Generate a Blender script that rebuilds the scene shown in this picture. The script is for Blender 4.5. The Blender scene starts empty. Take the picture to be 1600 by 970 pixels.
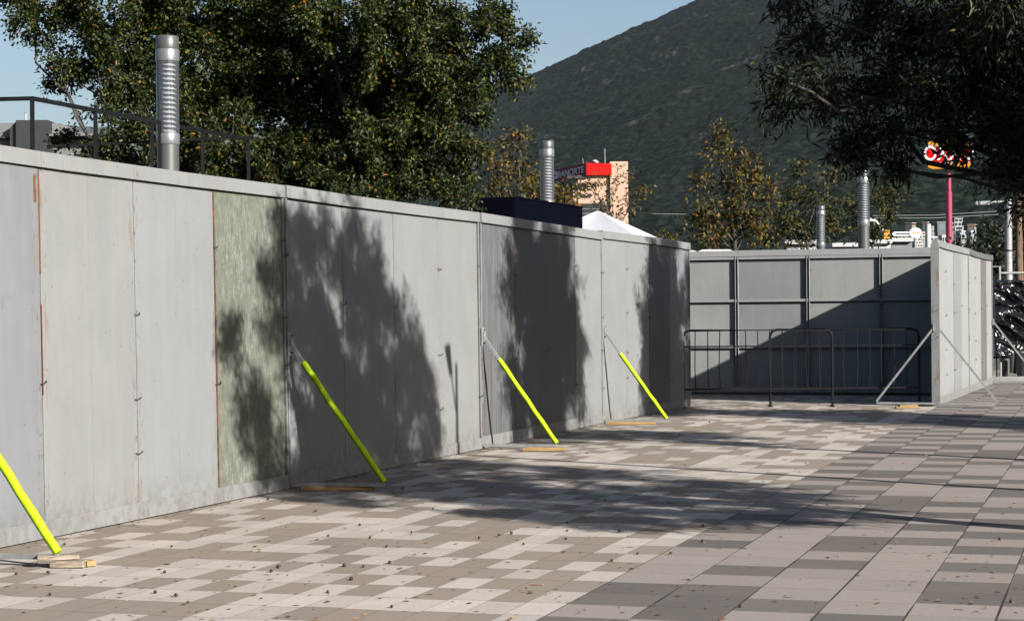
import bpy, math, random
import numpy as np
from mathutils import Vector, Matrix
R = math.radians
S = bpy.context.scene
COL = S.collection

# ------------------------------------------------------------------ camera
F_PX, ROLL, CAM_H, HZ = 3100.0, -0.008, 1.454, 7.0
cd = bpy.data.cameras.new("camera"); cam = bpy.data.objects.new("camera", cd); COL.objects.link(cam)
cd.sensor_width = 36.0; cd.lens = 36.0 * F_PX / 1600.0
cd.clip_start = 0.1; cd.clip_end = 40000
_f = Vector((0, math.cos(HZ / F_PX), math.sin(HZ / F_PX)))
cam.location = (0, 0, CAM_H)
cam.matrix_world = Matrix.Translation((0, 0, CAM_H)) @ Matrix.Rotation(math.pi / 2 + HZ / F_PX, 4, 'X') @ Matrix.Rotation(ROLL, 4, 'Z')
S.camera = cam

# ------------------------------------------------------------------ light
SUN_AZ, SUN_EL = 134.5, 23.3            # azimuth clockwise from +Y
sx, sy, sz = math.sin(R(SUN_AZ)) * math.cos(R(SUN_EL)), math.cos(R(SUN_AZ)) * math.cos(R(SUN_EL)), math.sin(R(SUN_EL))
w = bpy.data.worlds.new("World"); S.world = w; w.use_nodes = True
nt = w.node_tree; bg = nt.nodes['Background']
sky = nt.nodes.new('ShaderNodeTexSky'); sky.sky_type = 'NISHITA'; sky.sun_disc = False
sky.sun_elevation = R(SUN_EL); sky.sun_rotation = R(SUN_AZ)
sky.air_density = 1.0; sky.dust_density = 2.0; sky.ozone_density = 2.0
nt.links.new(sky.outputs[0], bg.inputs[0]); bg.inputs[1].default_value = 0.058
sd = bpy.data.lights.new("sun", 'SUN'); sd.energy = 5.0; sd.angle = R(0.5); sd.color = (1.0, 0.965, 0.925)
sun = bpy.data.objects.new("sun", sd); COL.objects.link(sun)
sun.rotation_euler = Vector((sx, sy, sz)).to_track_quat('Z', 'Y').to_euler()
S.view_settings.view_transform = 'Standard'; S.view_settings.look = 'None'
S.view_settings.exposure = 1.07; S.view_settings.gamma = 1.0
S.view_settings.use_curve_mapping = False
S.render.engine = 'CYCLES'
S.cycles.max_bounces = 5; S.cycles.transparent_max_bounces = 16; S.cycles.diffuse_bounces = 0
S.cycles.volume_bounces = 0

# ------------------------------------------------------------------ helpers
def ray(x, y):
    u = x - 800.0; v = y - 485.0
    return np.array([(u + ROLL * v) / F_PX, 1.0, -((v - ROLL * u) - HZ) / F_PX])
def at(x, y, Y):
    return Vector(ray(x, y) * Y + np.array([0, 0, CAM_H]))
def gnd(x, y, z=0.0):
    d = ray(x, y); return Vector(d * ((z - CAM_H) / d[2]) + np.array([0, 0, CAM_H]))

class MB:
    def __init__(s): s.v = []; s.f = []
    def add(s, vs, fs):
        n = len(s.v); s.v += [tuple(v) for v in vs]; s.f += [tuple(i + n for i in f) for f in fs]; return s
    def box(s, x0, x1, y0, y1, z0, z1, M=None):
        if x0 > x1: x0, x1 = x1, x0
        if y0 > y1: y0, y1 = y1, y0
        if z0 > z1: z0, z1 = z1, z0
        vs = [Vector(p) for p in ((x0,y0,z0),(x1,y0,z0),(x1,y1,z0),(x0,y1,z0),(x0,y0,z1),(x1,y0,z1),(x1,y1,z1),(x0,y1,z1))]
        if M is not None: vs = [M @ v for v in vs]
        return s.add(vs, [(0,3,2,1),(4,5,6,7),(0,1,5,4),(1,2,6,5),(2,3,7,6),(3,0,4,7)])
    def tube(s, pts, rad, n=8, cap=True):
        pts = [Vector(p) for p in pts]
        rads = rad if isinstance(rad, (list, tuple)) else [rad] * len(pts)
        vs = []; fs = []; ref = None
        for i, p in enumerate(pts):
            d = (pts[min(i+1, len(pts)-1)] - pts[max(i-1, 0)]).normalized()
            if ref is None: ref = Vector((0,0,1)) if abs(d.z) < .9 else Vector((1,0,0))
            a = d.cross(ref)
            if a.length < 1e-4: a = d.orthogonal()
            a.normalize(); b = d.cross(a).normalized(); ref = -a.cross(d) if False else ref
            for k in range(n):
                t = 2 * math.pi * (k + .5) / n
                vs.append(p + (a * math.cos(t) + b * math.sin(t)) * rads[i])
        for i in range(len(pts) - 1):
            for k in range(n):
                fs.append((i*n+k, i*n+(k+1)%n, (i+1)*n+(k+1)%n, (i+1)*n+k))
        if cap:
            fs.append(tuple(range(n))[::-1]); fs.append(tuple((len(pts)-1)*n + k for k in range(n)))
        return s.add(vs, fs)
    def lathe(s, prof, n=24, o=(0,0,0), capb=True, capt=True):
        vs = []; fs = []
        for r_, z in prof:
            for k in range(n):
                t = 2*math.pi*k/n; vs.append((o[0]+r_*math.cos(t), o[1]+r_*math.sin(t), o[2]+z))
        for i in range(len(prof)-1):
            for k in range(n):
                fs.append((i*n+k, i*n+(k+1)%n, (i+1)*n+(k+1)%n, (i+1)*n+k))
        if capb: fs.append(tuple(range(n))[::-1])
        if capt: fs.append(tuple((len(prof)-1)*n+k for k in range(n)))
        return s.add(vs, fs)
    def prism(s, poly, y0, y1, M=None):           # poly in (x,z), extruded along y
        n = len(poly)
        vs = [Vector((x, y0, z)) for x, z in poly] + [Vector((x, y1, z)) for x, z in poly]
        if M is not None: vs = [M @ v for v in vs]
        fs = [tuple(range(n)), tuple(range(n, 2*n))[::-1]] + [(i, i+n, (i+1)%n+n, (i+1)%n) for i in range(n)]
        return s.add(vs, fs)
    def build(s, name, mat, parent=None, smooth=False, bevel=0):
        me = bpy.data.meshes.new(name); me.from_pydata(s.v, [], s.f); me.update()
        o = bpy.data.objects.new(name, me); COL.objects.link(o)
        if mat: me.materials.append(mat)
        if parent: o.parent = parent
        if smooth:
            me.polygons.foreach_set('use_smooth', [True]*len(me.polygons))
            try: me.set_sharp_from_angle(angle=R(40))
            except Exception: pass
        if bevel:
            b = o.modifiers.new('bevel', 'BEVEL'); b.width = bevel; b.segments = 2; b.limit_method = 'ANGLE'
        return o

def tag(o, label=None, cat=None, group=None, kind=None):
    if label: o['label'] = label
    if cat: o['category'] = cat
    if group: o['group'] = group
    if kind: o['kind'] = kind
    return o
def empty(name, loc, rz=0.0):
    o = bpy.data.objects.new(name, None); COL.objects.link(o)
    o.location = loc; o.rotation_euler = (0, 0, rz); o.empty_display_size = .3
    return o
def copy_tree(o, parent=None):
    c = o.copy(); COL.objects.link(c)
    if parent: c.parent = parent
    for ch in list(o.children): copy_tree(ch, c)
    return c

# ------------------------------------------------------------------ materials
class N:
    def __init__(s, name):
        s.m = bpy.data.materials.new(name); s.m.use_nodes = True; s.t = s.m.node_tree
        s.p = s.t.nodes['Principled BSDF']; s.out = s.t.nodes['Material Output']
    def n(s, typ, **kw):
        nd = s.t.nodes.new(typ)
        for k, v in kw.items():
            if k.startswith('i_'): nd.inputs[k[2:].replace('_', ' ')].default_value = v
            else: setattr(nd, k, v)
        return nd
    def l(s, a, b): s.t.links.new(a, b)
    def coord(s, scale=(1,1,1), src='Object', rnd=False):
        tc = s.n('ShaderNodeTexCoord'); mp = s.n('ShaderNodeMapping'); mp.inputs['Scale'].default_value = scale
        s.l(tc.outputs[src], mp.inputs['Vector'])
        if rnd:
            oi = s.n('ShaderNodeObjectInfo'); vm = s.n('ShaderNodeVectorMath', operation='SCALE')
            vm.inputs[0].default_value = (37., 0., 53.); s.l(oi.outputs['Random'], vm.inputs['Scale']); s.l(vm.outputs[0], mp.inputs['Location'])
        return mp.outputs[0]
    def noise(s, vec, scale, detail=4, rough=.55, dist=0):
        nd = s.n('ShaderNodeTexNoise'); nd.inputs['Scale'].default_value = scale; nd.inputs['Detail'].default_value = detail
        nd.inputs['Roughness'].default_value = rough; nd.inputs['Distortion'].default_value = dist
        s.l(vec, nd.inputs['Vector']); return nd.outputs['Fac']
    def ramp(s, fac, stops, interp='LINEAR'):
        nd = s.n('ShaderNodeValToRGB'); cr = nd.color_ramp; cr.interpolation = interp
        while len(cr.elements) < len(stops): cr.elements.new(.5)
        for e, (p, c) in zip(cr.elements, stops):
            e.position = p; e.color = (c, c, c, 1) if not hasattr(c, '__len__') else (*c, 1)
        s.l(fac, nd.inputs[0]); return nd.outputs[0]
    def mix(s, fac, a, b, mode='MIX'):
        nd = s.n('ShaderNodeMix', data_type='RGBA', blend_type=mode)
        for sock, val in ((nd.inputs[0], fac), (nd.inputs[6], a), (nd.inputs[7], b)):
            if isinstance(val, bpy.types.NodeSocket): s.l(val, sock)
            elif hasattr(val, '__len__'): sock.default_value = (*val, 1)
            else: sock.default_value = val
        return nd.outputs[2]
    def math(s, op, a, b=None, c=None):
        nd = s.n('ShaderNodeMath', operation=op)
        for i, val in enumerate((a, b, c)):
            if val is None: continue
            if isinstance(val, bpy.types.NodeSocket): s.l(val, nd.inputs[i])
            else: nd.inputs[i].default_value = val
        return nd.outputs[0]
    def bump(s, h, strength=.3, dist=.01):
        nd = s.n('ShaderNodeBump'); nd.inputs['Strength'].default_value = strength; nd.inputs['Distance'].default_value = dist
        s.l(h, nd.inputs['Height']); s.l(nd.outputs[0], s.p.inputs['Normal'])
    def col(s, c): 
        if isinstance(c, bpy.types.NodeSocket): s.l(c, s.p.inputs['Base Color'])
        else: s.p.inputs['Base Color'].default_value = (*c, 1)
        return s

def simple(name, c, rough=.6, metal=0., var=.12, scale=3., spec=.5, bump=0.):
    c = tuple(x * .74 for x in c)
    m = N(name); v = m.coord()
    n1 = m.noise(v, scale, 5)
    lo = tuple(x * (1 - var) for x in c); hi = tuple(min(1, x * (1 + var)) for x in c)
    m.col(m.ramp(n1, [(.3, lo), (.7, hi)]))
    m.p.inputs['Roughness'].default_value = rough; m.p.inputs['Metallic'].default_value = metal
    m.p.inputs['Specular IOR Level'].default_value = spec
    if bump: m.bump(m.noise(v, scale*12, 4), bump)
    return m.m

def paint_board(name, base, stain=.5, streak=.10, grain=0., warm=(.30, .28, .24)):
    base = tuple(b * .60 for b in base); warm = tuple(b * .62 for b in warm)
    m = N(name); v = m.coord(rnd=True); vs = m.coord((9, 9, .55), rnd=True)
    big = m.noise(v, .9, 4, .6); st = m.noise(vs, 1.2, 5, .65)
    c = m.mix(m.ramp(big, [(.35, 0), (.7, 1)]), base, tuple(b * .86 for b in base))
    c = m.mix(m.ramp(st, [(.45, 0), (.75, streak * 6)]), c, tuple(b * k for b, k in zip(base, (1.09, 1.07, 1.0))))
    # scuffs and dirt
    sc = m.noise(m.coord((3.2, 3.2, 1.6), rnd=True), 3.3, 9, .74, .6)
    c = m.mix(m.ramp(sc, [(.635, 0), (.69, stain * .75)]), c, tuple(b * .55 for b in base))
    wm = m.noise(m.coord((1, 1, .35), rnd=True), 2.1, 5)
    c = m.mix(m.ramp(wm, [(.58, 0), (.72, stain * .5)]), c, warm)
    # rust and chipped paint beside the panel joints, faint ridges at mid panel
    xs_ = m.n('ShaderNodeSeparateXYZ'); m.l(m.coord(), xs_.inputs[0]); X = xs_.outputs[0]
    def near(period, sh=0.):
        fr = m.math('FRACT', m.math('ADD', m.math('DIVIDE', X, period), sh)); return m.math('MULTIPLY', m.math('MINIMUM', fr, m.math('SUBTRACT', 1., fr)), period)
    nj = near(1.2675); ru = m.noise(m.coord((22, 22, 2.6), rnd=True), 1.0, 6, .7)
    jm = m.ramp(nj, [(0, 1), (.05, .75), (.12, 0)])
    rr = m.math('MULTIPLY', jm, m.ramp(ru, [(.56, 0), (.63, .7)])); c = m.mix(rr, c, (.16, .10, .06))
    chip = m.math('MULTIPLY', jm, m.ramp(m.noise(m.coord((30, 30, 11), rnd=True), 1., 5, .7), [(.60, 0), (.64, .85)])); c = m.mix(chip, c, (.045, .04, .036))
    nh = near(.63375, .0); rg = m.math('MULTIPLY', m.math('LESS_THAN', nh, .0035), m.ramp(m.noise(m.coord((1, 1, 1.5), rnd=True), 1.3, 3), [(.42, 0), (.6, .55)])); c = m.mix(rg, c, tuple(b_ * .45 for b_ in base))
    nq = near(.4, .37); sg2 = m.math('MULTIPLY', m.math('LESS_THAN', nq, .02), .35)
    ms = m.noise(m.coord((1.1, 1.1, 2.0), rnd=True), 4.0, 10, .8, 1.2); c = m.mix(m.ramp(ms, [(.60, 0), (.66, .34)]), c, tuple(b_ * .62 for b_ in base))
    mt = m.noise(m.coord((1, 1, .8), rnd=True), 2.6, 8, .7); c = m.mix(m.ramp(mt, [(.35, .22), (.55, 0)]), c, tuple(b_ * .72 for b_ in base))
    # splashed dirt along the foot of the boards
    Z = xs_.outputs[2]; dn_ = m.noise(m.coord((4, 4, 3), rnd=True), 2.2, 7, .75)
    ds = m.math('MULTIPLY', m.ramp(Z, [(0, 1), (.16, .7), (.34, 0)]), m.ramp(dn_, [(.44, 0), (.62, .6)])); c = m.mix(ds, c, (.10, .088, .072))
    # screw heads and specks
    vo = m.n('ShaderNodeTexVoronoi'); vo.inputs['Scale'].default_value = 7.; m.l(v, vo.inputs['Vector'])
    c = m.mix(m.ramp(vo.outputs['Distance'], [(.045, .85), (.06, 0)]), c, (.12, .09, .07))
    if grain:
        g = m.noise(m.coord((38, 38, 1.1), rnd=True), 1.2, 6, .7)
        c = m.mix(m.ramp(g, [(.42, 0), (.66, grain)]), c, tuple(b * .35 for b in base))
        m.bump(g, .5, .004)
    else:
        m.bump(m.math('ADD', m.math('MULTIPLY', st, .6), m.noise(v, 45, 3)), .22, .004)
    m.col(c); m.p.inputs['Roughness'].default_value = .62; m.p.inputs['Specular IOR Level'].default_value = .3
    return m.m

M = {}
GREY = (.335, .343, .343)
M['paint'] = paint_board('grey painted plywood', GREY, stain=.6)
M['paint_cool'] = paint_board('cool grey painted plywood', (.285, .295, .305), stain=.9)
M['paint_warm'] = paint_board('warm grey painted plywood', (.335, .340, .333), stain=.35)
M['paint_pale'] = paint_board('pale grey painted plywood', (.42, .425, .415), stain=.6)
M['raw'] = paint_board('weathered grey plywood', (.215, .22, .225), stain=.9, grain=.85)
M['dark_ply'] = paint_board('dull dark grey plywood', (.17, .175, .185), stain=.4)
M['beige'] = paint_board('bare beige plywood', (.23, .21, .18), stain=.5, grain=.3)
M['metal_paint'] = paint_board('grey painted metal frame', (.34, .345, .34), stain=.4)
M['frame_pale'] = paint_board('pale grey painted metal frame', (.44, .445, .44), stain=.4)
def green_board():
    m = N('peeling green paint'); v = m.coord(rnd=True)
    a = m.math('ADD', m.math('MULTIPLY', m.noise(m.coord((34, 34, 5.5)), 1.0, 9, .8, .9), .62), m.math('MULTIPLY', m.noise(m.coord((75, 75, 22)), 1.0, 6, .8), .38))
    b = m.noise(v, 1.5, 5); cvar = m.noise(m.coord((14, 14, 9)), 1., 5)
    c = m.ramp(cvar, [(.3, (.090, .099, .073)), (.7, (.142, .151, .120))])
    msk = m.math('MULTIPLY', m.ramp(a, [(.52, 0), (.58, .9)]), m.ramp(b, [(.40, .25), (.60, 1)]))
    c = m.mix(msk, c, (.27, .28, .26))
    wr = m.noise(m.coord((5, 5, 2.2)), 1.3, 9, .75, .8)
    c = m.mix(m.ramp(wr, [(.50, 0), (.66, .5)]), c, (.062, .068, .05))
    d = m.noise(m.coord((40, 40, 6)), 1.7, 8, .78, .6)
    c = m.mix(m.ramp(d, [(.56, 0), (.64, .85)]), c, (.035, .04, .028))
    m.col(c); m.p.inputs['Roughness'].default_value = .8; m.bump(a, .6, .004); return m.m
M['green'] = green_board()
def rust():
    m = N('rusty steel edge'); v = m.coord((6, 6, 3))
    m.col(m.ramp(m.noise(v, 3, 7, .7), [(.34, (.035, .022, .016)), (.5, (.11, .05, .02)), (.66, (.20, .10, .035))]))
    m.p.inputs['Roughness'].default_value = .85; return m.m
M['rust'] = rust()
M['redmark'] = simple('faded red paint run', (.22, .07, .055), .8, var=.3, scale=20)
M['wire'] = simple('dark binding wire', (.03, .028, .03), .5, .6)
M['neon'] = simple('neon yellow foam', (.52, .78, .010), .65, var=.2, scale=9, spec=.2, bump=.2)
M['galv'] = simple('grey painted steel tube', (.36, .365, .36), .5, .2, var=.2, scale=14)
M['black'] = simple('black painted steel', (.008, .008, .009), .5, .0, var=.4, scale=20, spec=.25)
M['lamp_dark'] = simple('dark grey lamp metal', (.12, .125, .12), .42, .3)
M['lamp_light'] = simple('light grey lamp metal', (.30, .31, .31), .35, .5)
M['louvre'] = simple('aluminium louvre', (.60, .62, .66), .45, .3)
M['navy'] = simple('navy fabric', (.0014, .002, .006), .9, var=.25, spec=.03)
M['white'] = simple('white canopy fabric', (.62, .63, .65), .6, var=.05)
M['white_wall'] = simple('white render', (.50, .50, .49), .7)
M['conc'] = simple('concrete', (.26, .255, .245), .85, var=.25, scale=2, bump=.3)
M['dark_glass'] = simple('dark window glass', (.02, .028, .03), .1, spec=.8)
M['green_glass'] = simple('pale green window glass', (.22, .30, .29), .2)
M['pink'] = simple('salmon render', (.60, .385, .27), .8, var=.05, scale=.3)
M['dkroof'] = simple('charcoal cladding', (.03, .032, .036), .6)
M['midgrey'] = simple('mid grey render', (.20, .20, .20), .8, var=.2, scale=.8)
M['red'] = simple('red sign panel', (.62, .003, .003), .6, var=.02, spec=.1)
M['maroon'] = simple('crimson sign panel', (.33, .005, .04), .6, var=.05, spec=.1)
M['sign_white'] = simple('white sign lettering', (.80, .80, .80), .5, var=.02)
M['sign_orange'] = simple('orange sign band', (.85, .33, .01), .45, var=.03)
M['magenta'] = simple('faded crimson pole paint', (.36, .025, .075), .4, var=.15, scale=8)
M['tiles'] = simple('clay roof', (.28, .13, .07), .8, var=.3)
M['grey_blue'] = simple('blue grey render', (.19, .21, .26), .8)
M['pinkpaint'] = simple('faint mauve strip', (.5, .45, .6), .6)
def wood():
    m = N('pale scrap timber'); g = m.noise(m.coord((2, 30, 30)), 2., 5)
    m.col(m.ramp(g, [(.3, (.20, .115, .04)), (.7, (.36, .24, .10))])); m.p.inputs['Roughness'].default_value = .8
    m.bump(g, .4); return m.m
M['wood'] = wood()
def wood_old():
    m = N('weathered scrap timber'); g = m.noise(m.coord((3, 25, 25)), 2.5, 6, .7)
    m.col(m.ramp(g, [(.38, (.05, .04, .03)), (.52, (.27, .21, .15)), (.7, (.42, .37, .30))])); m.p.inputs['Roughness'].default_value = .9
    m.bump(g, .5); return m.m
M['wood_old'] = wood_old()
def glass():
    m = N('clear acrylic'); m.t.nodes.remove(m.p)
    tr = m.n('ShaderNodeBsdfTransparent'); tr.inputs[0].default_value = (.93, .95, .96, 1)
    gl = m.n('ShaderNodeBsdfGlossy'); gl.inputs['Roughness'].default_value = .06
    mx = m.n('ShaderNodeMixShader'); fr = m.n('ShaderNodeFresnel'); fr.inputs[0].default_value = 1.45
    m.l(m.math('ADD', fr.outputs[0], .04), mx.inputs[0]); m.l(tr.outputs[0], mx.inputs[1]); m.l(gl.outputs[0], mx.inputs[2])
    df = m.n('ShaderNodeBsdfDiffuse'); df.inputs[0].default_value = (.45, .48, .52, 1)
    m2 = m.n('ShaderNodeMixShader'); m2.inputs[0].default_value = .10; m.l(mx.outputs[0], m2.inputs[1]); m.l(df.outputs[0], m2.inputs[2])
    m.l(m2.outputs[0], m.out.inputs[0]); return m.m
M['glass'] = glass()
def bark(name, a, b):
    m = N(name); g = m.noise(m.coord((9, 9, 2)), 3, 6, .7)
    m.col(m.ramp(g, [(.35, a), (.65, b)])); m.p.inputs['Roughness'].default_value = .9; m.bump(g, .6, .02); return m.m
M['bark'] = bark('brown grey bark', (.025, .021, .017), (.085, .072, .06))
M['bark_pale'] = bark('pale bark', (.12, .11, .095), (.30, .28, .25))
M['bark_brown'] = bark('brown bark', (.07, .04, .022), (.19, .12, .075))
def leaves(name, stops, rough=.42, trans=.22, spec=.5):
    m = N(name); g = m.n('ShaderNodeNewGeometry')
    c = m.ramp(g.outputs['Random Per Island'], stops)
    m.col(c); m.p.inputs['Roughness'].default_value = rough; m.p.inputs['Specular IOR Level'].default_value = spec
    t = m.n('ShaderNodeBsdfTranslucent'); m.l(c, t.inputs[0])
    mx = m.n('ShaderNodeMixShader'); mx.inputs[0].default_value = trans
    m.l(m.p.outputs[0], mx.inputs[1]); m.l(t.outputs[0], mx.inputs[2]); m.l(mx.outputs[0], m.out.inputs[0]); return m.m
M['leaf_green'] = leaves('small oak leaves', [(0, (.010, .015, .003)), (.5, (.017, .028, .005)), (.82, (.038, .052, .006)), (.965, (.090, .094, .009)), (1, (.22, .085, .014))], .5, .22, .3)
M['leaf_dark'] = leaves('dark lance leaves', [(0, (.006, .009, .005)), (.7, (.011, .015, .007)), (.93, (.030, .040, .012)), (1, (.09, .07, .02))], .55, .08, .25)
M['leaf_autumn'] = leaves('autumn leaves', [(0, (.014, .019, .004)), (.35, (.040, .042, .005)), (.7, (.105, .073, .007)), (.93, (.17, .092, .008)), (1, (.20, .07, .009))], .6, .2, .3)
M['leaf_olive'] = leaves('olive leaves', [(0, (.011, .017, .004)), (.6, (.034, .042, .005)), (1, (.11, .080, .008))], .6, .2, .3)
M['leaf_deep'] = leaves('deep evergreen leaves', [(0, (.008, .013, .006)), (.8, (.018, .026, .010)), (1, (.05, .055, .02))], .5, .1, .3)

# ---- paving: two zones of slabs, laid along the paving direction
PAV = R(17.0)
def paving():
    m = N('concrete paving'); tc = m.n('ShaderNodeTexCoord'); mp = m.n('ShaderNodeMapping')
    mp.vector_type = 'POINT'; mp.inputs['Rotation'].default_value = (0, 0, PAV); mp.inputs['Location'].default_value = (0, 0, 0)
    m.l(tc.outputs['Object'], mp.inputs['Vector'])
    sp = m.n('ShaderNodeSeparateXYZ'); m.l(mp.outputs[0], sp.inputs[0]); a, b = sp.outputs[0], sp.outputs[1]
    P = .42; A0 = -2.665
    zone = m.math('LESS_THAN', a, A0)          # 1 in the small-slab zone
    ash = m.math('SUBTRACT', a, A0)
    def layer(wd, seed):
        ca = m.math('DIVIDE', ash, wd); cb = m.math('DIVIDE', b, P)
        # rows of neighbouring columns are slightly out of step
        fa = m.math('FLOOR', ca)
        w0 = m.n('ShaderNodeTexWhiteNoise', noise_dimensions='1D'); m.l(m.math('ADD', fa, seed), w0.inputs['W'])
        cb = m.math('ADD', cb, m.math('MULTIPLY', w0.outputs['Value'], .12))
        fb = m.math('FLOOR', cb)
        cmb = m.n('ShaderNodeCombineXYZ'); m.l(fa, cmb.inputs[0]); m.l(fb, cmb.inputs[1]); cmb.inputs[2].default_value = seed
        wn = m.n('ShaderNodeTexWhiteNoise', noise_dimensions='3D'); m.l(cmb.outputs[0], wn.inputs['Vector'])
        def edge(x, wdt):
            fr = m.math('FRACT', x); d = m.math('MINIMUM', fr, m.math('SUBTRACT', 1., fr))
            return m.math('MULTIPLY', d, wdt)
        return wn.outputs['Value'], wn.outputs['Color'], edge(ca, wd), edge(cb, P), fa, fb
    v1, c1, ea1, eb1, fa1, fb1 = layer(.42, 3.7)
    v2, c2, ea2, eb2, fa2, fb2 = layer(.21, 11.3)
    obj = tc.outputs['Object']
    fine = m.noise(obj, 110, 6, .75); mid = m.noise(obj, 5, 6, .65); big = m.noise(obj, .55, 4, .6)
    lig1, drk1 = (.318, .274, .242), (.098, .086, .077)
    lig2, drk2 = (.56, .495, .43), (.270, .222, .168)
    def parity(x): return m.math('GREATER_THAN', m.math('FRACT', m.math('MULTIPLY', m.math('ADD', x, .25), .5)), .5)
    def xor(a_, b_): return m.math('ABSOLUTE', m.math('SUBTRACT', a_, b_))
    dark1 = xor(parity(m.math('ADD', fb1, m.math('MULTIPLY', fa1, 3.))), m.math('LESS_THAN', v1, .18))
    dark2 = xor(parity(m.math('ADD', fb2, fa2)), m.math('LESS_THAN', v2, .31))
    s1 = m.n('ShaderNodeSeparateColor'); m.l(c1, s1.inputs[0]); s2 = m.n('ShaderNodeSeparateColor'); m.l(c2, s2.inputs[0])
    A = m.mix(dark1, lig1, drk1); A = m.mix(m.math('MULTIPLY', s1.outputs[1], .22), A, (.23, .20, .17))
    B = m.mix(dark2, lig2, drk2); B = m.mix(m.math('MULTIPLY', s2.outputs[1], .20), B, (.36, .32, .27))
    c = m.mix(zone, A, B)
    tv = m.mix(zone, s1.outputs[0], s2.outputs[0]); c = m.mix(m.math('MULTIPLY', tv, .30), c, (.17, .15, .125))
    edge_d = m.math('MINIMUM', m.math('MINIMUM', ea2, eb2), 1.); bl = m.noise(obj, 28, 5, .7)
    c = m.mix(m.ramp(bl, [(.52, 0), (.68, .28)]), c, (.13, .11, .09))
    c = m.mix(m.ramp(fine, [(.35, .30), (.6, 0)]), c, (.12, .105, .09))
    c = m.mix(m.ramp(mid, [(.55, 0), (.75, .30)]), c, (.22, .175, .12))
    c = m.mix(m.ramp(big, [(.40, 0), (.72, .22)]), c, (.17, .155, .14))
    st = m.noise(m.coord((1, 1, 1)), 9, 3, .5)
    c = m.mix(m.ramp(st, [(.70, 0), (.76, .40)]), c, (.28, .18, .09))
    # joints: wide dark ones between the slab columns, hairlines elsewhere
    jw = m.noise(obj, 1.3, 2)
    j1 = m.math('LESS_THAN', ea1, m.math('MULTIPLY', m.ramp(jw, [(.35, .3), (.6, 1)]), .0065))
    j1b = m.math('LESS_THAN', eb1, .0028); j2 = m.math('LESS_THAN', ea2, .0022); j2b = m.math('LESS_THAN', eb2, .0035)
    J1 = m.math('MAXIMUM', j1, m.math('MULTIPLY', j1b, .75)); J2 = m.math('MAXIMUM', m.math('MULTIPLY', j2, .6), m.math('MULTIPLY', j2b, .8))
    zn = m.n('ShaderNodeMix', data_type='FLOAT'); m.l(zone, zn.inputs[0]); m.l(J1, zn.inputs[2]); m.l(J2, zn.inputs[3]); J = zn.outputs[0]
    c = m.mix(J, c, (.035, .030, .026))
    m.col(c); m.p.inputs['Roughness'].default_value = .85; m.p.inputs['Specular IOR Level'].default_value = .25
    h = m.math('SUBTRACT', m.math('ADD', m.math('MULTIPLY', fine, .35), m.math('MULTIPLY', m.math('ADD', s1.outputs[2], s2.outputs[2]), .5)), m.math('MULTIPLY', J, 1.5))
    m.bump(h, .35, .004); return m.m
M['paving'] = paving()
M['terrain'] = simple('dry ground', (.10, .095, .075), .95, var=.3, scale=.05)
M['asphalt'] = simple('asphalt', (.06, .06, .06), .9, var=.2, scale=6)

def forest():
    m = N('forested slope'); tc = m.coord((1, 1, 1))
    a = m.noise(tc, .16, 9, .78); b = m.noise(tc, .0045, 5, .6, .5); c3 = m.noise(tc, .016, 6, .65)
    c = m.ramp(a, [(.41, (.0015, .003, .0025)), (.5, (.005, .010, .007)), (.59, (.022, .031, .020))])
    c = m.mix(m.ramp(b, [(.4, 0), (.7, .5)]), c, (.012, .016, .010))
    rk = m.math('MULTIPLY', m.ramp(c3, [(.60, 0), (.66, .9)]), m.ramp(a, [(.45, 0), (.6, 1)]))
    c = m.mix(rk, c, (.10, .095, .085))
    m.col(c); m.p.inputs['Roughness'].default_value = 1; m.p.inputs['Specular IOR Level'].default_value = 0
    nd = m.n('ShaderNodeBump'); nd.inputs['Strength'].default_value = .45; nd.inputs['Distance'].default_value = 2.
    m.l(a, nd.inputs['Height']); m.l(nd.outputs[0], m.p.inputs['Normal']); return m.m
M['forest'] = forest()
M['far_hill'] = simple('distant slope', (.05, .06, .05), 1, var=.3, scale=.001, spec=0)

# ------------------------------------------------------------------ setting
U = Vector((math.sin(R(18.3)), math.cos(R(18.3)), 0)); V = Vector((-U.y, U.x, 0))
pv = MB(); pv.add([(-30, -6, 0), (40, -6, 0), (40, 40.2, 0), (-30, 62, 0)], [(0, 1, 2, 3)])
tag(pv.build('plaza_paving', M['paving']), kind='structure')
far = MB(); far.add([(-4000, -800, -.008), (4000, -800, -.008), (4000, 8300, -.008), (-4000, 8300, -.008)], [(0, 1, 2, 3)])
tag(far.build('ground', M['terrain']), kind='structure')

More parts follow.
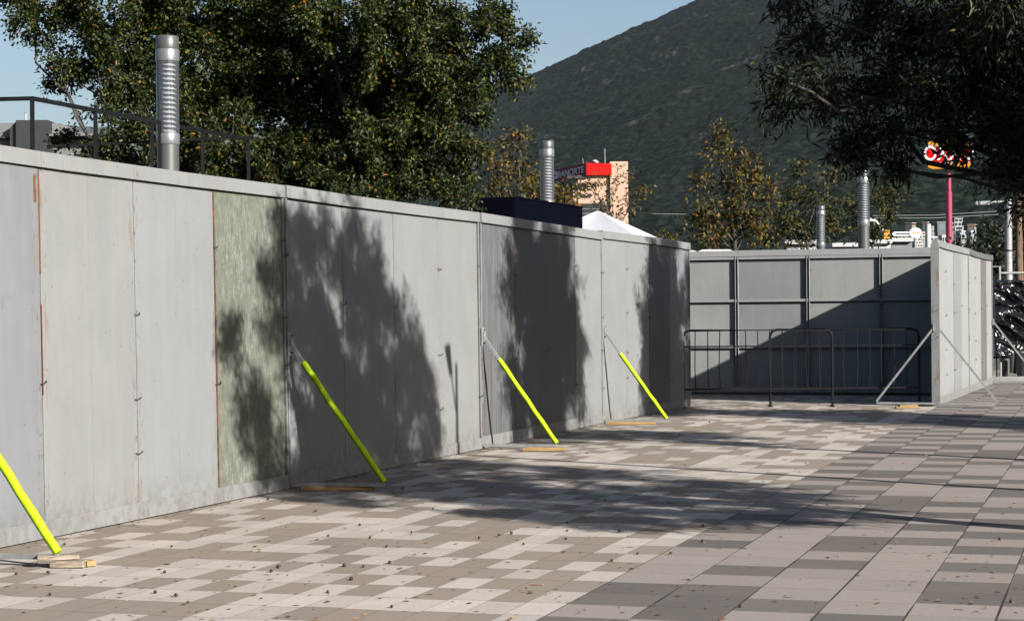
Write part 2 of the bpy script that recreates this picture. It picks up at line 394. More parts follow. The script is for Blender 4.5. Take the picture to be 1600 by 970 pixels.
# noise (value noise, numpy)
rng = np.random.default_rng(7)
def vnoise(x, y, seed=0):
    r_ = np.random.default_rng(seed).random((256, 256))
    xi = np.floor(x).astype(int); yi = np.floor(y).astype(int); fx = x - xi; fy = y - yi
    fx = fx*fx*(3-2*fx); fy = fy*fy*(3-2*fy); xi &= 255; yi &= 255; x1 = (xi+1) & 255; y1 = (yi+1) & 255
    return (r_[xi, yi]*(1-fx)+r_[x1, yi]*fx)*(1-fy) + (r_[xi, y1]*(1-fx)+r_[x1, y1]*fx)*fy
def fbm(x, y, o=5, seed=0):
    s = 0; a = .5
    for i in range(o): s = s + a*(vnoise(x*2**i+i*17.3, y*2**i+i*5.1, seed+i)-.5); a *= .5
    return s
def hill_h(th, Rr):
    e = .1215 + .434*(th - .0129)
    e = np.where(th < .01, np.maximum(.1202 + .30*(th-.01), .0), e)
    e = np.clip(e, .03, .27)
    zr = e * 2500
    s = np.clip((Rr-680)/1820, 0, None)
    base = np.where(s < 1, .25*s + .75*s**1.6, 1 - .8*(s-1)**1.2)
    x = Rr*np.sin(th); y = Rr*np.cos(th)
    env = np.clip(s*4, 0, 1)
    gull = np.abs(fbm(x/420+3, y/900, 4, 5))*-40 + fbm(x/160, y/220, 5, 11)*26
    rim = 1 - .75*np.exp(-((s-1)/.10)**2)
    return np.clip(zr*base, 0, None) + gull*env*rim
def build_hill():
    th = np.linspace(-.40, .42, 1250); rr = np.concatenate([np.linspace(600, 2500, 430), np.linspace(2515, 3300, 30)])
    T, Q = np.meshgrid(th, rr); z = hill_h(T, Q)
    x = Q*np.sin(T); y = Q*np.cos(T); s = np.clip((Q-620)/300, 0, 1)
    z = z + s*(vnoise(x/4.2, y/4.2, 3)*2.6 + vnoise(x/9, y/9, 4)*1.8 + vnoise(x/30+5, y/30, 6)*4) - 5*(1-s)
    n, m_ = z.shape; vs = np.stack([x, y, z], -1).reshape(-1, 3)
    i = np.arange(n*m_).reshape(n, m_); q = np.stack([i[:-1, :-1], i[:-1, 1:], i[1:, 1:], i[1:, :-1]], -1).reshape(-1, 4)
    me = bpy.data.meshes.new('mountain'); me.vertices.add(len(vs)); me.vertices.foreach_set('co', vs.ravel().astype(np.float32))
    me.loops.add(q.size); me.loops.foreach_set('vertex_index', q.ravel().astype(np.int32))
    me.polygons.add(len(q)); me.polygons.foreach_set('loop_start', np.arange(0, q.size, 4, dtype=np.int32)); me.update(calc_edges=True)
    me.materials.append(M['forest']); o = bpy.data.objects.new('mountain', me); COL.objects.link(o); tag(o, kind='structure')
build_hill()
fh = MB(); nn = 90; pts = []
for i in range(nn):
    t = -.5 + .62*i/(nn-1); e = .0935 + .002*math.sin(t*23) + .0012*math.sin(t*71) - max(0, t+.12)*.25
    pts.append((6800*math.sin(t), 6800*math.cos(t), 6800*max(e, .01)))
for i, p in enumerate(pts): fh.v += [(p[0]*.78, p[1]*.78, -2), p, (p[0]*1.2, p[1]*1.2, -2)]
for i in range(nn-1):
    a = i*3; fh.f += [(a, a+3, a+4, a+1), (a+1, a+4, a+5, a+2)]
tag(fh.build('distant_hills', M['far_hill']), kind='structure')

# ------------------------------------------------------------------ hoarding
L = 5.07; PW = L/4
def wire_tie(mb, x, z, rnd_, y=-.022):
    a = rnd_.uniform(-.35, .35); w_ = rnd_.uniform(.025, .055); cz = rnd_.uniform(-.02, .03)
    mb.tube([(x-w_, y+.008, z-a*w_), (x-w_*.4, y-.006, z+cz*.5-.01), (x+w_*.5, y-.007, z+cz), (x+w_, y+.008, z+a*w_+.01)], .0035, 5)
def brace(par, x, side=-1, sleeve=True, reach=.86, h=1.23, swing=0.):
    b = MB(); foot = (x+swing, side*reach, .075)
    b.tube([(x, side*.03, h), foot], .021, 4)
    b.tube([(x, side*.02, .045), (foot[0], foot[1], .05)], .021, 4)
    b.box(x-.022, x+.022, side*.015, side*.05, h-.07, h+.05)
    o = b.build('brace', M['galv'], par)
    if not sleeve: return o
    pl = MB(); pl.box(x-.045, x+.045, side*.024, side*.030, h-.10, h+.09); pl.build('fixing_plate', M['galv'], o)
    for zz in (h-.075, h+.065):
        bo = MB(); bo.lathe([(.011, 0), (.011, .010)], 6); bb = bo.build('bolt', M['rust'], o); bb.location = (x+.030, side*.030, zz); bb.rotation_euler = (math.pi/2*(1 if side < 0 else -1), 0, 0)
    if sleeve:
        a = Vector((x, side*.03, h)); f = Vector(foot); d = f-a
        s_ = MB(); p0 = a + d*sleeve; p1 = a + d*1.0
        n = 9; pts = [p0+(p1-p0)*i/(n-1) for i in range(n)]
        s_.tube([p_+Vector((.003*math.sin(i*1.9), .003*math.sin(i*2.7+1), 0)) for i, p_ in enumerate(pts)], [.027*(1+.05*math.sin(i*2.3)) for i in range(n)], 10)
        s_.build('foam_sleeve', M['neon'], o, smooth=True)
    return o
def section(p, ang, label, mats, seed, length=L, lean=0., ties=(0, 1, 2, 3, 4), braces=(), back_frame=True, cap_mat=None, rusty=(), group=None, npan=4, cap_tilt=(0, 0), frame_mat='metal_paint'):
    rn = random.Random(seed); pw = length/npan
    e = empty('hoarding_section', p, math.pi/2 - ang)
    e.rotation_euler = (0, 0, math.pi/2-ang)
    if lean: e.rotation_mode = 'XYZ'; e.rotation_euler = (-lean, 0, math.pi/2-ang)
    tag(e, label, 'hoarding', group or 'grey plywood hoarding sections')
    for k in range(npan):
        off = rn.uniform(-.005, .003); g = .0055 if not seed == 1 else .008
        mb = MB(); xa, xb = k*pw+g, (k+1)*pw-g; ztp = 2.50+rn.uniform(-.015, .01); nu, nv_ = 8, 14; b0, b1, b2 = rn.uniform(-.005, .005), rn.uniform(-.004, .004), rn.uniform(0, 6)
        def wy(u_, v_): return off + b0*math.sin(math.pi*u_)*math.sin(math.pi*v_) + b1*math.sin(5*v_+b2)*u_*(1-u_)*4*.6
        fr_ = [(xa+(xb-xa)*i/nu, -.004+wy(i/nu, j/nv_), .10+(ztp-.10)*j/nv_) for j in range(nv_+1) for i in range(nu+1)]
        bk2 = [(x_, y_+.013, z_) for x_, y_, z_ in fr_]; nt_ = len(fr_); W1 = nu+1; fc = []
        for j in range(nv_):
            for i in range(nu): q_ = j*W1+i; fc += [(q_, q_+1, q_+W1+1, q_+W1), (q_+nt_, q_+W1+nt_, q_+W1+1+nt_, q_+1+nt_)]
        rim = [i for i in range(W1)] + [j*W1+nu for j in range(1, nv_+1)] + [nv_*W1+i for i in range(nu-1, -1, -1)] + [j*W1 for j in range(nv_-1, 0, -1)]
        for a_ in range(len(rim)): p_, q_ = rim[a_], rim[(a_+1) % len(rim)]; fc.append((q_, p_, p_+nt_, q_+nt_))
        mb.add(fr_+bk2, fc)
        mat, lab = mats[k] if isinstance(mats[k], tuple) else (mats[k], None)
        o = mb.build('plywood_panel', M[mat], e, bevel=.0012)
        if lab: o['label'] = lab
    mb = MB(); mb.box(.0, length/2-.002, -.017, .004-.03, .012, .135); mb.v = []; mb.f = []
    mb.box(0, length, -.016, -.0075, .010, .137+rn.uniform(-.01, .01)); mb.build('skirting_board', M['metal_paint'], e, bevel=.0015)
    cm = cap_mat or 'metal_paint'
    mb = MB(); h0, h1 = 2.455, 2.56
    xs = [0, length*.30+rn.uniform(-.2, .2), length*.66, length]; zz = [cap_tilt[0]+rn.uniform(-.008, .008), rn.uniform(-.016, .01), rn.uniform(-.014, .012), cap_tilt[1]+rn.uniform(-.008, .008)]
    for i in range(3):
        a, b_ = xs[i]+.001, xs[i+1]-.001; y0 = -.034-rn.uniform(0, .006)
        vs = [(a, y0, h0+zz[i]), (b_, y0, h0+zz[i+1]), (b_, .055, h0+zz[i+1]), (a, .055, h0+zz[i]), (a, y0+.004, h1+zz[i]), (b_, y0+.004, h1+zz[i+1]), (b_, .055, h1+zz[i+1]), (a, .055, h1+zz[i])]
        mb.add(vs, [(0,3,2,1),(4,5,6,7),(0,1,5,4),(1,2,6,5),(2,3,7,6),(3,0,4,7)])
    mb.build('top_cap', M[cm if frame_mat == 'metal_paint' else frame_mat], e, bevel=.002)
    for x in (0.0, length-.028):
        mb = MB(); mb.box(x, x+.028, -.022, -.0065, .14, 2.453); mb.build('edge_post', M['metal_paint'], e, bevel=.0015)
    if back_frame:
        for k in range(npan+1):
            x = min(max(k*pw, .03), length-.03)
            mb = MB(); mb.box(x-.027, x+.027, .016, .022, .05, 2.45); mb.box(x+.021, x+.027, .0225, .062, .05, 2.45)
            mb.box(x-.027, x-.021, .0225, .062, .05, 2.45)
            mb.build('stud', M[frame_mat], e)
        for z in (.06, .84, 1.65, 2.40):
            mb = MB(); mb.box(.03, length-.03, .0165, .052, z, z+.045 if z > .1 else z+.11)
            for k in range(npan): pass
            mb.build('rail', M[frame_mat], e)
    tm = MB()
    for k in ties:
        for z in (2.0, 1.45, .95, .5):
            if rn.random() < .62: tm = MB(); wire_tie(tm, k*pw, z+rn.uniform(-.12, .12), rn); tm.build('wire_tie', M['wire'], e)
    for (x, z0, z1, wd) in rusty:
        mb = MB(); mb.box(x-wd/2, x+wd/2, -.0105, -.0045, z0, z1); mb.build('rust_strip', M['rust'], e)
    return e
A_ = [gnd(0, 857), gnd(449, 765), gnd(750, 702), gnd(940, 662), gnd(1077, 635)]
def ang(a, b): return math.atan2(b.x-a.x, b.y-a.y)
a1 = ang(A_[0], A_[1]); u1 = Vector((math.sin(a1), math.cos(a1), 0))
P1 = A_[1] - u1*L
s1 = section(P1, a1, 'nearest grey hoarding section, with one peeling green plywood panel at its far end',
    ['paint_cool', ('paint_warm', 'smooth warm grey plywood panel'), 'paint', ('green', 'peeling sage green plywood panel')], 1, lean=.014,
    rusty=[(3*PW-.004, .13, 2.45, .020), (PW-.0, 1.75, 2.44, .012), (PW-.05, 2.22, 2.40, .028)])
mb = MB(); mb.box(PW+.004, PW+.011, -.0095, -.0045, .95, 1.55); mb.build('red_paint_run', M['redmark'], s1)
mb = MB(); mb.box(PW-.012, PW-.007, -.0095, -.0045, 1.75, 2.35); mb.build('red_paint_run', M['redmark'], s1)
a2 = ang(A_[1], A_[2])
s2 = section(A_[1]+Vector((.004, 0, 0)), a2, 'second grey hoarding section, its lower half under a tree shadow beside the green panel', ['paint', 'paint', 'paint', 'paint_warm'], 2, lean=.008, cap_tilt=(0, .0))
a3 = ang(A_[2], A_[3])
s3 = section(A_[2]+Vector((.006, 0, 0)), a3, 'third grey hoarding section, starting with a rough weathered grey panel', [('raw', 'rough weathered grey plywood panel'), ('dark_ply', 'dull dark grey plywood panel'), ('dark_ply', 'dull dark grey plywood panel'), 'paint'], 3,
    rusty=[(PW, 1.2, 2.44, .014), (.045, 1.3, 2.44, .02), (PW, .2, .95, .012)], cap_tilt=(0, -.01))
mb = MB(); mb.box(.012, .018, -.0265, -.0225, .75, 1.0); mb.build('red_paint_run', M['redmark'], s3)
mb = MB(); mb.box(.010, .017, -.0265, -.0225, .16, .5); mb.build('red_paint_run', M['redmark'], s3)
a4 = ang(A_[3], A_[4])
s4 = section(A_[3]+Vector((.006, 0, 0)), a4, 'farthest section of the long left hoarding, ending beside the black crowd barriers', ['paint', 'paint', 'dark_ply', 'paint_cool'], 4, length=4.96,
    rusty=[(.035, .15, 1.9, .014), (2*1.24, .5, 2.2, .010)], cap_tilt=(0, 0))
brace(s1, .03, sleeve=.22, swing=-.02)
brace(s2, .03, sleeve=.14, reach=.86); brace(s3, .03, sleeve=.22, reach=.84, swing=.03); brace(s4, .03, sleeve=.26, reach=.86, swing=.05)
# right hand wall
RW0 = gnd(1464, 635); ur = Vector((math.sin(R(18.5)), math.cos(R(18.5)), 0)); vr = Vector((-ur.y, ur.x, 0))
r1 = section(RW0, R(18.5), 'short pale hoarding section seen nearly edge on, braced on both sides of its end', ['paint_pale', 'paint_pale', 'paint', 'paint_pale'], 11, length=4.9, cap_mat='metal_paint',
    rusty=[(4.86, 1.8, 2.44, .02)])
mb = MB(); mb.box(-.004, .03, -.05, .078, .0, 2.50); mb.build('end_post', M['metal_paint'], r1, bevel=.003)
brace(r1, .02, side=-1, sleeve=0, reach=.90, h=1.20); brace(r1, .0, side=1, sleeve=0, reach=.92, h=1.22)
r2 = section(RW0+ur*4.9, R(18.5), 'far pale hoarding section with a bare beige plywood strip, beside the black plastic', ['paint_pale', 'paint_pale', ('beige', 'bare beige plywood panel'), 'paint_pale'], 12, length=4.75, cap_mat='raw')
brace(r2, 4.70, side=-1, sleeve=0, reach=.92, h=1.25)
# back wall, seen from its framed side
J = RW0 + ur*3.66 + vr*.07
angb = math.atan2(-ur.y, ur.x)
b1 = section(J, angb, 'hoarding section showing its bolted back frame behind the black barriers, half in shadow', ['paint_pale', 'paint_pale', 'paint', 'paint_pale'], 21, frame_mat='frame_pale')
b2 = section(J - Vector((ur.y, -ur.x, 0))*L, angb, 'framed hoarding section mostly hidden behind the far end of the long left hoarding', ['paint_pale', 'paint_pale', 'paint_pale', 'paint_pale'], 22, frame_mat='frame_pale')

# timber blocks
def block(nm, p, ln, wd, ht, rz, label, mat='wood', z=.004, grp='timber packing pieces under the braces'):
    mb = MB(); mb.box(-ln/2, ln/2, -wd/2, wd/2, 0, ht); o = mb.build(nm, M[mat], bevel=.004)
    o.location = (p[0], p[1], z); o.rotation_euler = (0, 0, rz); tag(o, label, 'wood block', grp)
g = gnd(108, 886); block('timber_block', g, .20, .10, .04, -.1, 'weathered lower timber block at bottom left under the nearest neon brace', 'wood_old', z=.003)
block('timber_block', g+Vector((-.07, .03, 0)), .24, .10, .028, .25, 'weathered upper timber block carrying the foot of the nearest neon brace', 'wood_old', z=.044)
block('timber_block', g+Vector((.10, .04, 0)), .07, .08, .035, .9, 'short broken timber chip beside the nearest stacked blocks', 'wood', z=.003)
g = gnd(530, 766); block('timber_plank', g, .62, .10, .03, -.08, 'brown shaded timber plank on the paving in tree shadow by the second hoarding section', 'wood')
g = gnd(850, 704); block('timber_plank', g, .46, .11, .032, -.05, 'orange timber plank under the foot of the neon brace beside the rough grey panel', 'wood')
g = gnd(985, 663); block('timber_plank', g, .66, .12, .035, -.06, 'orange timber plank under the farthest neon brace', 'wood')
g = gnd(1417, 638); block('timber_block', g, .34, .12, .025, -.05, 'lower pale timber block under the left grey brace of the short hoarding', 'wood')
block('timber_block', g+Vector((.02, .01, 0)), .28, .10, .025, .06, 'upper pale timber block under the left grey brace of the short hoarding', 'wood', z=.0295)

# ------------------------------------------------------------------ crowd barriers
def barrier(p, rz, label, bend):
    e = empty('crowd_barrier', p, rz); tag(e, label, 'barrier', 'black crowd barriers')
    W, h = 2.30, 1.19; r_ = .021
    mb = MB(); c = .10
    mb.tube([(0, 0, .0), (0, 0, h-c), (.03, 0, h-.03), (c, 0, h), (W-c, 0, h), (W-.03, 0, h-.03), (W, 0, h-c), (W, 0, 0)], r_, 8); mb.build('outer_frame', M['black'], e, smooth=True)
    mb = MB(); mb.tube([(0, 0, h-.25), (W, 0, h-.25)], .011, 6); mb.build('middle_rail', M['black'], e)
    mb = MB(); mb.tube([(0, 0, .28), (W, 0, .28)], .015, 6); mb.build('bottom_rail', M['black'], e)
    rn = random.Random(bend)
    for k in range(1, 12):
        x = W*k/12; b = rn.uniform(-.025, .03)
        mb = MB(); mb.tube([(x, 0, .28), (x+b, rn.uniform(-.01, .01), .65), (x+b*.3, 0, h)], .0075, 6); mb.build('bar', M['black'], e)
    for x in (0, W):
        mb = MB(); mb.box(x-.02, x+.02, -.16, .16, .003, .018); mb.build('foot', M['black'], e)
    mb = MB(); mb.tube([(0, -.02, .78), (-.07, -.02, .78), (-.10, -.02, .74), (-.10, -.02, .69)], .008, 6); mb.build('hook', M['black'], e)
    return e
bdir = R(-1.5)
q = gnd(1301, 635); barrier((q.x-2.30*math.cos(bdir), q.y-2.30*math.sin(bdir), 0), bdir, 'left black crowd barrier, its end hidden behind the long hoarding', 4)
q = gnd(1205, 635.5); barrier((q.x, q.y+.09, 0), bdir, 'right black crowd barrier standing in the hoarding shadow', 9)

# ------------------------------------------------------------------ lamp columns
def lamp():
    e = empty('lamp_column', (0, 0, 0)); rr = .125
    mb = MB(); mb.lathe([(rr+.03, 0), (rr+.03, .03), (rr-.005, .035), (rr-.005, 3.335)], 28); mb.build('column', M['lamp_dark'], e, smooth=True)
    mb = MB(); mb.lathe([(rr, 3.335), (rr+.004, 3.345), (rr+.004, 3.445), (rr, 3.455)], 28); mb.build('lower_collar', M['lamp_light'], e, smooth=True)
    mb = MB(); mb.lathe([(rr, 3.455), (rr, 4.24)], 28, capb=False, capt=False); mb.build('clear_tube', M['glass'], e, smooth=True)
    mb = MB()
    for k in range(15):
        z = 3.465+k*.0515
        mb.lathe([(rr-.064, z+.027), (rr-.030, z), (rr-.028, z+.002), (rr-.061, z+.029)], 24, capb=False, capt=False)
    mb.build('louvres', M['louvre'], e, smooth=True)
    mb = MB(); mb.lathe([(.048, 3.455), (.048, 4.24)], 14)
    for k in range(15):
        z = 3.465+k*.0515
        for j in range(8):
            t = j*math.pi/4; mb.box(-.005, .005, -.005, .005, z-.0, z+.024, Matrix.Translation((.075*math.cos(t), .075*math.sin(t), 0)))
    mb.build('core', M['lamp_dark'], e)
    mb = MB(); mb.lathe([(rr+.004, 4.24), (rr+.006, 4.25), (rr+.006, 4.36), (rr, 4.37)], 28); mb.build('upper_collar', M['lamp_light'], e, smooth=True)
    mb = MB(); mb.lathe([(rr, 4.371), (rr+.002, 4.38), (rr+.002, 4.50), (rr-.01, 4.515)], 28); mb.build('cap', M['lamp_dark'], e, smooth=True)
    return e
lp = lamp()
for i, (px, Y, dz, lab) in enumerate([(263, 21.6, 0, 'nearest and largest grey cylindrical lamp column in front of the big green tree'), (855, 35., 0, 'grey cylindrical lamp column between the autumn tree and the red rooftop sign'),
        (1349, 42.2, -.05, 'grey lamp column, the taller of the two above the framed back hoarding'), (1282, 57, -.0, 'smallest grey lamp column, low in front of the brown trees')]):
    o = lp if i == 0 else copy_tree(lp)
    c = at(px, 300, Y); o.location = (c.x, c.y, dz); tag(o, lab, 'lamp', 'cylindrical lamp columns')

# ------------------------------------------------------------------ trees
def mesh_np(name, vs, tris, mat, parent):
    me = bpy.data.meshes.new(name); me.vertices.add(len(vs)); me.vertices.foreach_set('co', vs.ravel().astype(np.float32))
    me.loops.add(tris.size); me.loops.foreach_set('vertex_index', tris.ravel().astype(np.int32))
    me.polygons.add(len(tris)); me.polygons.foreach_set('loop_start', np.arange(0, tris.size, 3, dtype=np.int32)); me.update(calc_edges=True)
    me.materials.append(mat); o = bpy.data.objects.new(name, me); COL.objects.link(o)
    if parent: o.parent = parent
    return o
def nrm(a): return a/np.maximum(np.linalg.norm(a, axis=-1, keepdims=True), 1e-9)
def tree(label, base, lobes, seed, n_per=900, leaf=(.06, .035), mat='leaf_green', bk='bark', tr=.11, droop=.1, nb=11, twigs=7, spread=.05, fork=None, cat='tree', group=None, kindname='tree', twig_vis=.004, squash=.85, leaner=(0, 0), limbk=1.):
    rn = np.random.default_rng(seed); base = np.array(base[:3], float)
    e = empty(kindname, tuple(base)); tag(e, label, cat, group)
    lob = [(np.array(c, float)-base, r_) for c, r_ in lobes]
    cz = min(c[2]-r_ for c, r_ in lob); mx = np.mean([c for c, r_ in lob], axis=0)
    fk = np.array([leaner[0], leaner[1], fork if fork else max(.6, cz*.8)])
    tm = MB(); n = 6
    pts = [np.array([0, 0, 0.])] + [fk*(i/n) + rn.normal(0, .03*tr/.1, 3)*[1, 1, 0] for i in range(1, n)] + [fk]
    tm.tube([tuple(p) for p in pts], [tr*(1.25 if i == 0 else 1-.35*i/n) for i in range(n+1)], 9)
    tops = fk + (mx-fk)*.65
    mid = (fk+tops)/2 + rn.normal(0, .1, 3)
    tm.tube([tuple(fk-[0, 0, .05]), tuple(mid), tuple(tops)], [tr*.65, tr*.5, tr*.32], 7)
    LP = []; LD = []
    for c, r_ in lob:
        s = fk + (tops-fk)*rn.uniform(0, 1); m1 = s + (c-s)*.5 + rn.normal(0, .10*np.linalg.norm(c-s), 3)
        r0 = tr*rn.uniform(.16, .32)*limbk
        dl = np.linalg.norm(c-s); nj = 7; pl = []
        for q_ in range(nj+1):
            kq = q_/nj; pb = s*(1-kq)**2 + 2*m1*kq*(1-kq) + c*kq*kq
            pl.append(tuple(pb + (rn.normal(0, .022*dl, 3) if 0 < q_ < nj else 0)))
        tm.tube(pl, [r0*(1-.68*q_/nj) for q_ in range(nj+1)], 6)
        for b in range(nb):
            d = nrm(rn.normal(0, 1, 3)); d[2] *= squash; ln = r_*rn.uniform(.55, 1.08)
            st = c + rn.normal(0, .12*r_, 3); en = c + d*ln
            mm = (st+en)/2 + rn.normal(0, .10*r_, 3)
            tm.tube([tuple(st), tuple(mm), tuple(en)], [r0*.34, r0*.22, max(twig_vis*.6, r0*.07)], 4)
            for t in range(twigs):
                k = rn.uniform(.3, 1.0); o_ = st*(1-k)**2 + 2*mm*k*(1-k) + en*k*k
                td = nrm(nrm(en-st)*.6 + rn.normal(0, .8, 3)); td[2] -= droop; tl = r_*rn.uniform(.16, .42)
                o2 = o_ + td*tl
                tm.tube([tuple(o_), tuple(o2)], [twig_vis, twig_vis*.5], 3, cap=False)
                m_ = max(2, int(n_per*(r_**2)/(nb*twigs)*rn.uniform(.4, 1.6)))
                kk = rn.uniform(.05, 1.1, m_)[:, None]
                LP.append(o_ + (o2-o_)*kk + rn.normal(0, spread, (m_, 3))); LD.append(nrm(td + rn.normal(0, .75, (m_, 3)) - [0, 0, droop]))
    tm.build('trunk', M[bk], e, smooth=True)
    Pn = np.concatenate(LP); Dn = nrm(np.concatenate(LD)); k = len(Pn)
    up = nrm(rn.normal(0, 1, (k, 3)) + [0, 0, .9]); side = nrm(np.cross(Dn, up)); nn_ = np.cross(side, Dn)
    ln = leaf[0]*rn.uniform(.6, 1.25, (k, 1)); wd = leaf[1]*rn.uniform(.7, 1.2, (k, 1))
    curl = rn.uniform(-.15, .3, (k, 1))*ln
    v0 = Pn; v1 = Pn + Dn*ln*.45 + side*wd*.5 + nn_*wd*.18; v2 = Pn + Dn*ln - nn_*curl; v3 = Pn + Dn*ln*.45 - side*wd*.5 + nn_*wd*.18
    vs = np.stack([v0, v1, v2, v3], 1).reshape(-1, 3); i = np.arange(k)*4
    tris = np.stack([np.stack([i, i+1, i+2], 1), np.stack([i, i+2, i+3], 1)], 1).reshape(-1, 3)
    mesh_np('crown', vs, tris, M[mat], e)
    return e
def lobes_plane(base, lst):
    hx, hy = math.sin(R(SUN_AZ)), math.cos(R(SUN_AZ)); out = []
    for la, dp, z, r_ in lst:
        la -= .25*max(0, min(1, z-3.8)); out.append(((base[0]+la*-hy+dp*hx, base[1]+la*hx+dp*hy, z), r_))
    return out
def lobes_px(lst):
    out = []
    for px, py, Y, rp in lst:
        c = at(px, py, Y); out.append((tuple(c), rp/F_PX*Y))
    return out
def foot(px, Y):
    c = at(px, 400, Y); return (c.x, c.y, 0)
TG = 'small leaved green trees behind the left hoarding'
tree('broad green tree behind the nearest lamp column and black railing', foot(250, 25.5),
     lobes_px([(55, 30, 25, 60), (10, -60, 25, 75), (130, 60, 25, 85), (200, 130, 25.5, 80), (110, 120, 26, 38), (250, 30, 26, 110), (330, 110, 26, 110), (300, 190, 25.5, 80), (230, 205, 25, 50), (180, 205, 25, 36), (150, 240, 25, 34),
               (390, 40, 26.5, 110), (360, 220, 25, 70), (140, -60, 25, 100), (300, -90, 26, 130), (200, 260, 25.5, 50), (290, 270, 26, 60), (350, 290, 26, 50), (420, 160, 27, 100), (100, 215, 26, 22), (260, 100, 27.5, 90), (350, 20, 27.5, 90), (300, 200, 27.4, 70), (380, 270, 27, 50)]), 31, 11500, (.062, .036), droop=.15, tr=.11, nb=14)
tree('tall dense green tree in the middle, reaching out against the pale sky', foot(560, 25.8),
     lobes_px([(470, 60, 26, 110), (430, 250, 25.5, 65), (480, 190, 26, 90), (560, 20, 25, 120), (560, 140, 26.5, 110), (640, 90, 25, 105), (620, 200, 25, 80), (520, 270, 25, 60), (600, 275, 25, 50), (680, 180, 25, 65), (700, 60, 25, 80), (480, -100, 26, 130), (640, -100, 26, 130),
               (770, 30, 25, 52), (760, 120, 25, 50), (810, 125, 25, 24), (720, 225, 25, 40), (450, 300, 25.5, 45), (740, -70, 25, 80), (790, 85, 25, 30), (820, 60, 25, 22), (560, 300, 26, 45), (640, 240, 26, 60), (510, 110, 27.5, 95), (600, 150, 27.6, 90), (420, 100, 27.6, 85), (560, 230, 27.4, 75), (690, 130, 27, 62), (460, 20, 27.5, 90), (660, 20, 27, 80), (665, 272, 25.6, 46), (712, 270, 25.4, 34), (500, 280, 27, 60), (740, 170, 26, 36)]), 32, 12500, (.062, .036), droop=.15, tr=.12, nb=14)
tree('low green shrub crown just above the wall top, left of the navy booth', foot(690, 24.5), lobes_px([(640, 300, 24.5, 40), (695, 300, 24.5, 38), (600, 310, 24.5, 32), (735, 310, 24.8, 22), (540, 310, 24.3, 34)]), 33, 12500, (.05, .03), tr=.05, cat='shrub', kindname='shrub')
# autumn trees
AG = 'yellowing trees beyond the hoarding'
tree('yellow brown tree left of the second lamp column, in front of the mountain', foot(815, 47),
     lobes_px([(812, 215, 47, 24), (786, 262, 47, 30), (826, 268, 47.5, 34), (858, 300, 47, 28), (775, 300, 47, 32), (820, 315, 47, 36), (880, 308, 47.5, 18), (755, 235, 47, 12), (880, 320, 47, 26)]), 41, 1300, (.11, .075), 'leaf_autumn', 'bark', .09, nb=14, twigs=6, spread=.12, twig_vis=.008, group=AG)
tree('nearly bare young tree standing before the salmon tower', foot(953, 40),
     lobes_px([(925, 290, 40, 26), (968, 285, 40, 30), (985, 315, 40, 26), (940, 320, 40, 24), (914, 292, 40, 10), (1000, 300, 40, 14), (960, 340, 40, 20)]), 42, 30, (.08, .05), 'leaf_autumn', 'bark', .055, nb=10, twigs=4, spread=.08, twig_vis=.007, group=AG, fork=2.9)
tree('tallest rust brown tree above the framed hoarding', foot(1150, 50),
     lobes_px([(1128, 205, 50, 20), (1122, 235, 50, 26), (1168, 248, 50, 28), (1150, 285, 50, 30), (1098, 285, 50, 24), (1100, 325, 50, 34), (1150, 335, 50, 36), (1195, 300, 50, 28), (1110, 365, 50, 34), (1185, 350, 50, 34), (1180, 275, 50, 18)]), 43, 1300, (.115, .08), 'leaf_autumn', 'bark', .10, nb=13, twigs=6, spread=.12, twig_vis=.009, group=AG)
tree('brown green tree behind the smallest lamp column', foot(1262, 66),
     lobes_px([(1250, 262, 66, 18), (1238, 300, 66, 26), (1292, 275, 66, 18), (1275, 320, 66, 28), (1230, 345, 66, 30), (1300, 345, 66, 30), (1262, 370, 66, 30), (1215, 375, 66, 26)]), 44, 950, (.14, .10), 'leaf_olive', 'bark', .10, nb=12, twigs=6, spread=.14, twig_vis=.012, group=AG)
tree('small olive green tree right of the taller grey lamp column', foot(1372, 62),
     lobes_px([(1372, 300, 62, 26), (1400, 305, 62, 18), (1345, 340, 62, 24), (1365, 365, 62, 24), (1330, 320, 62, 20), (1388, 335, 62, 13)]), 45, 950, (.13, .09), 'leaf_olive', 'bark', .09, nb=12, twigs=6, spread=.14, twig_vis=.011, group=AG)
tree('tiny yellow bush peeking over the far end of the left hoarding', foot(1035, 60), lobes_px([(1035, 372, 60, 12), (1048, 376, 60, 9)]), 46, 900, (.12, .08), 'leaf_autumn', 'bark_pale', .05, nb=9, twigs=5, spread=.1, cat='shrub', kindname='shrub')
DG = 'dark evergreens behind the black plastic'
tree('dark evergreen behind the white pole at far right', foot(1555, 68),
     lobes_px([(1520, 392, 68, 30), (1555, 372, 69, 38), (1548, 415, 68, 34), (1590, 395, 70, 44), (1510, 425, 68, 28), (1620, 360, 70, 50), (1585, 440, 70, 34)]), 51, 1300, (.16, .10), 'leaf_deep', 'bark', .14, nb=12, twigs=6, spread=.15, twig_vis=.012, group=DG)
tree('very dark evergreen filling the gap right of the crimson sign pole', foot(1700, 74),
     lobes_px([(1640, 330, 74, 60), (1700, 380, 74, 70), (1600, 445, 74, 45), (1545, 440, 75, 30), (1660, 440, 74, 50)]), 52, 1300, (.16, .10), 'leaf_deep', 'bark', .15, nb=12, twigs=6, spread=.16, twig_vis=.012, group=DG)
tree('tree with a straight bare brown trunk beside the white pole', foot(1591, 46),
     lobes_px([(1580, 285, 46, 40), (1620, 260, 46, 60), (1560, 255, 46, 35), (1650, 320, 46, 50), (1600, 210, 46, 50)]), 53, 2600, (.10, .04), 'leaf_dark', 'bark_brown', .115, nb=12, twigs=6, spread=.1, twig_vis=.008, fork=3.9)
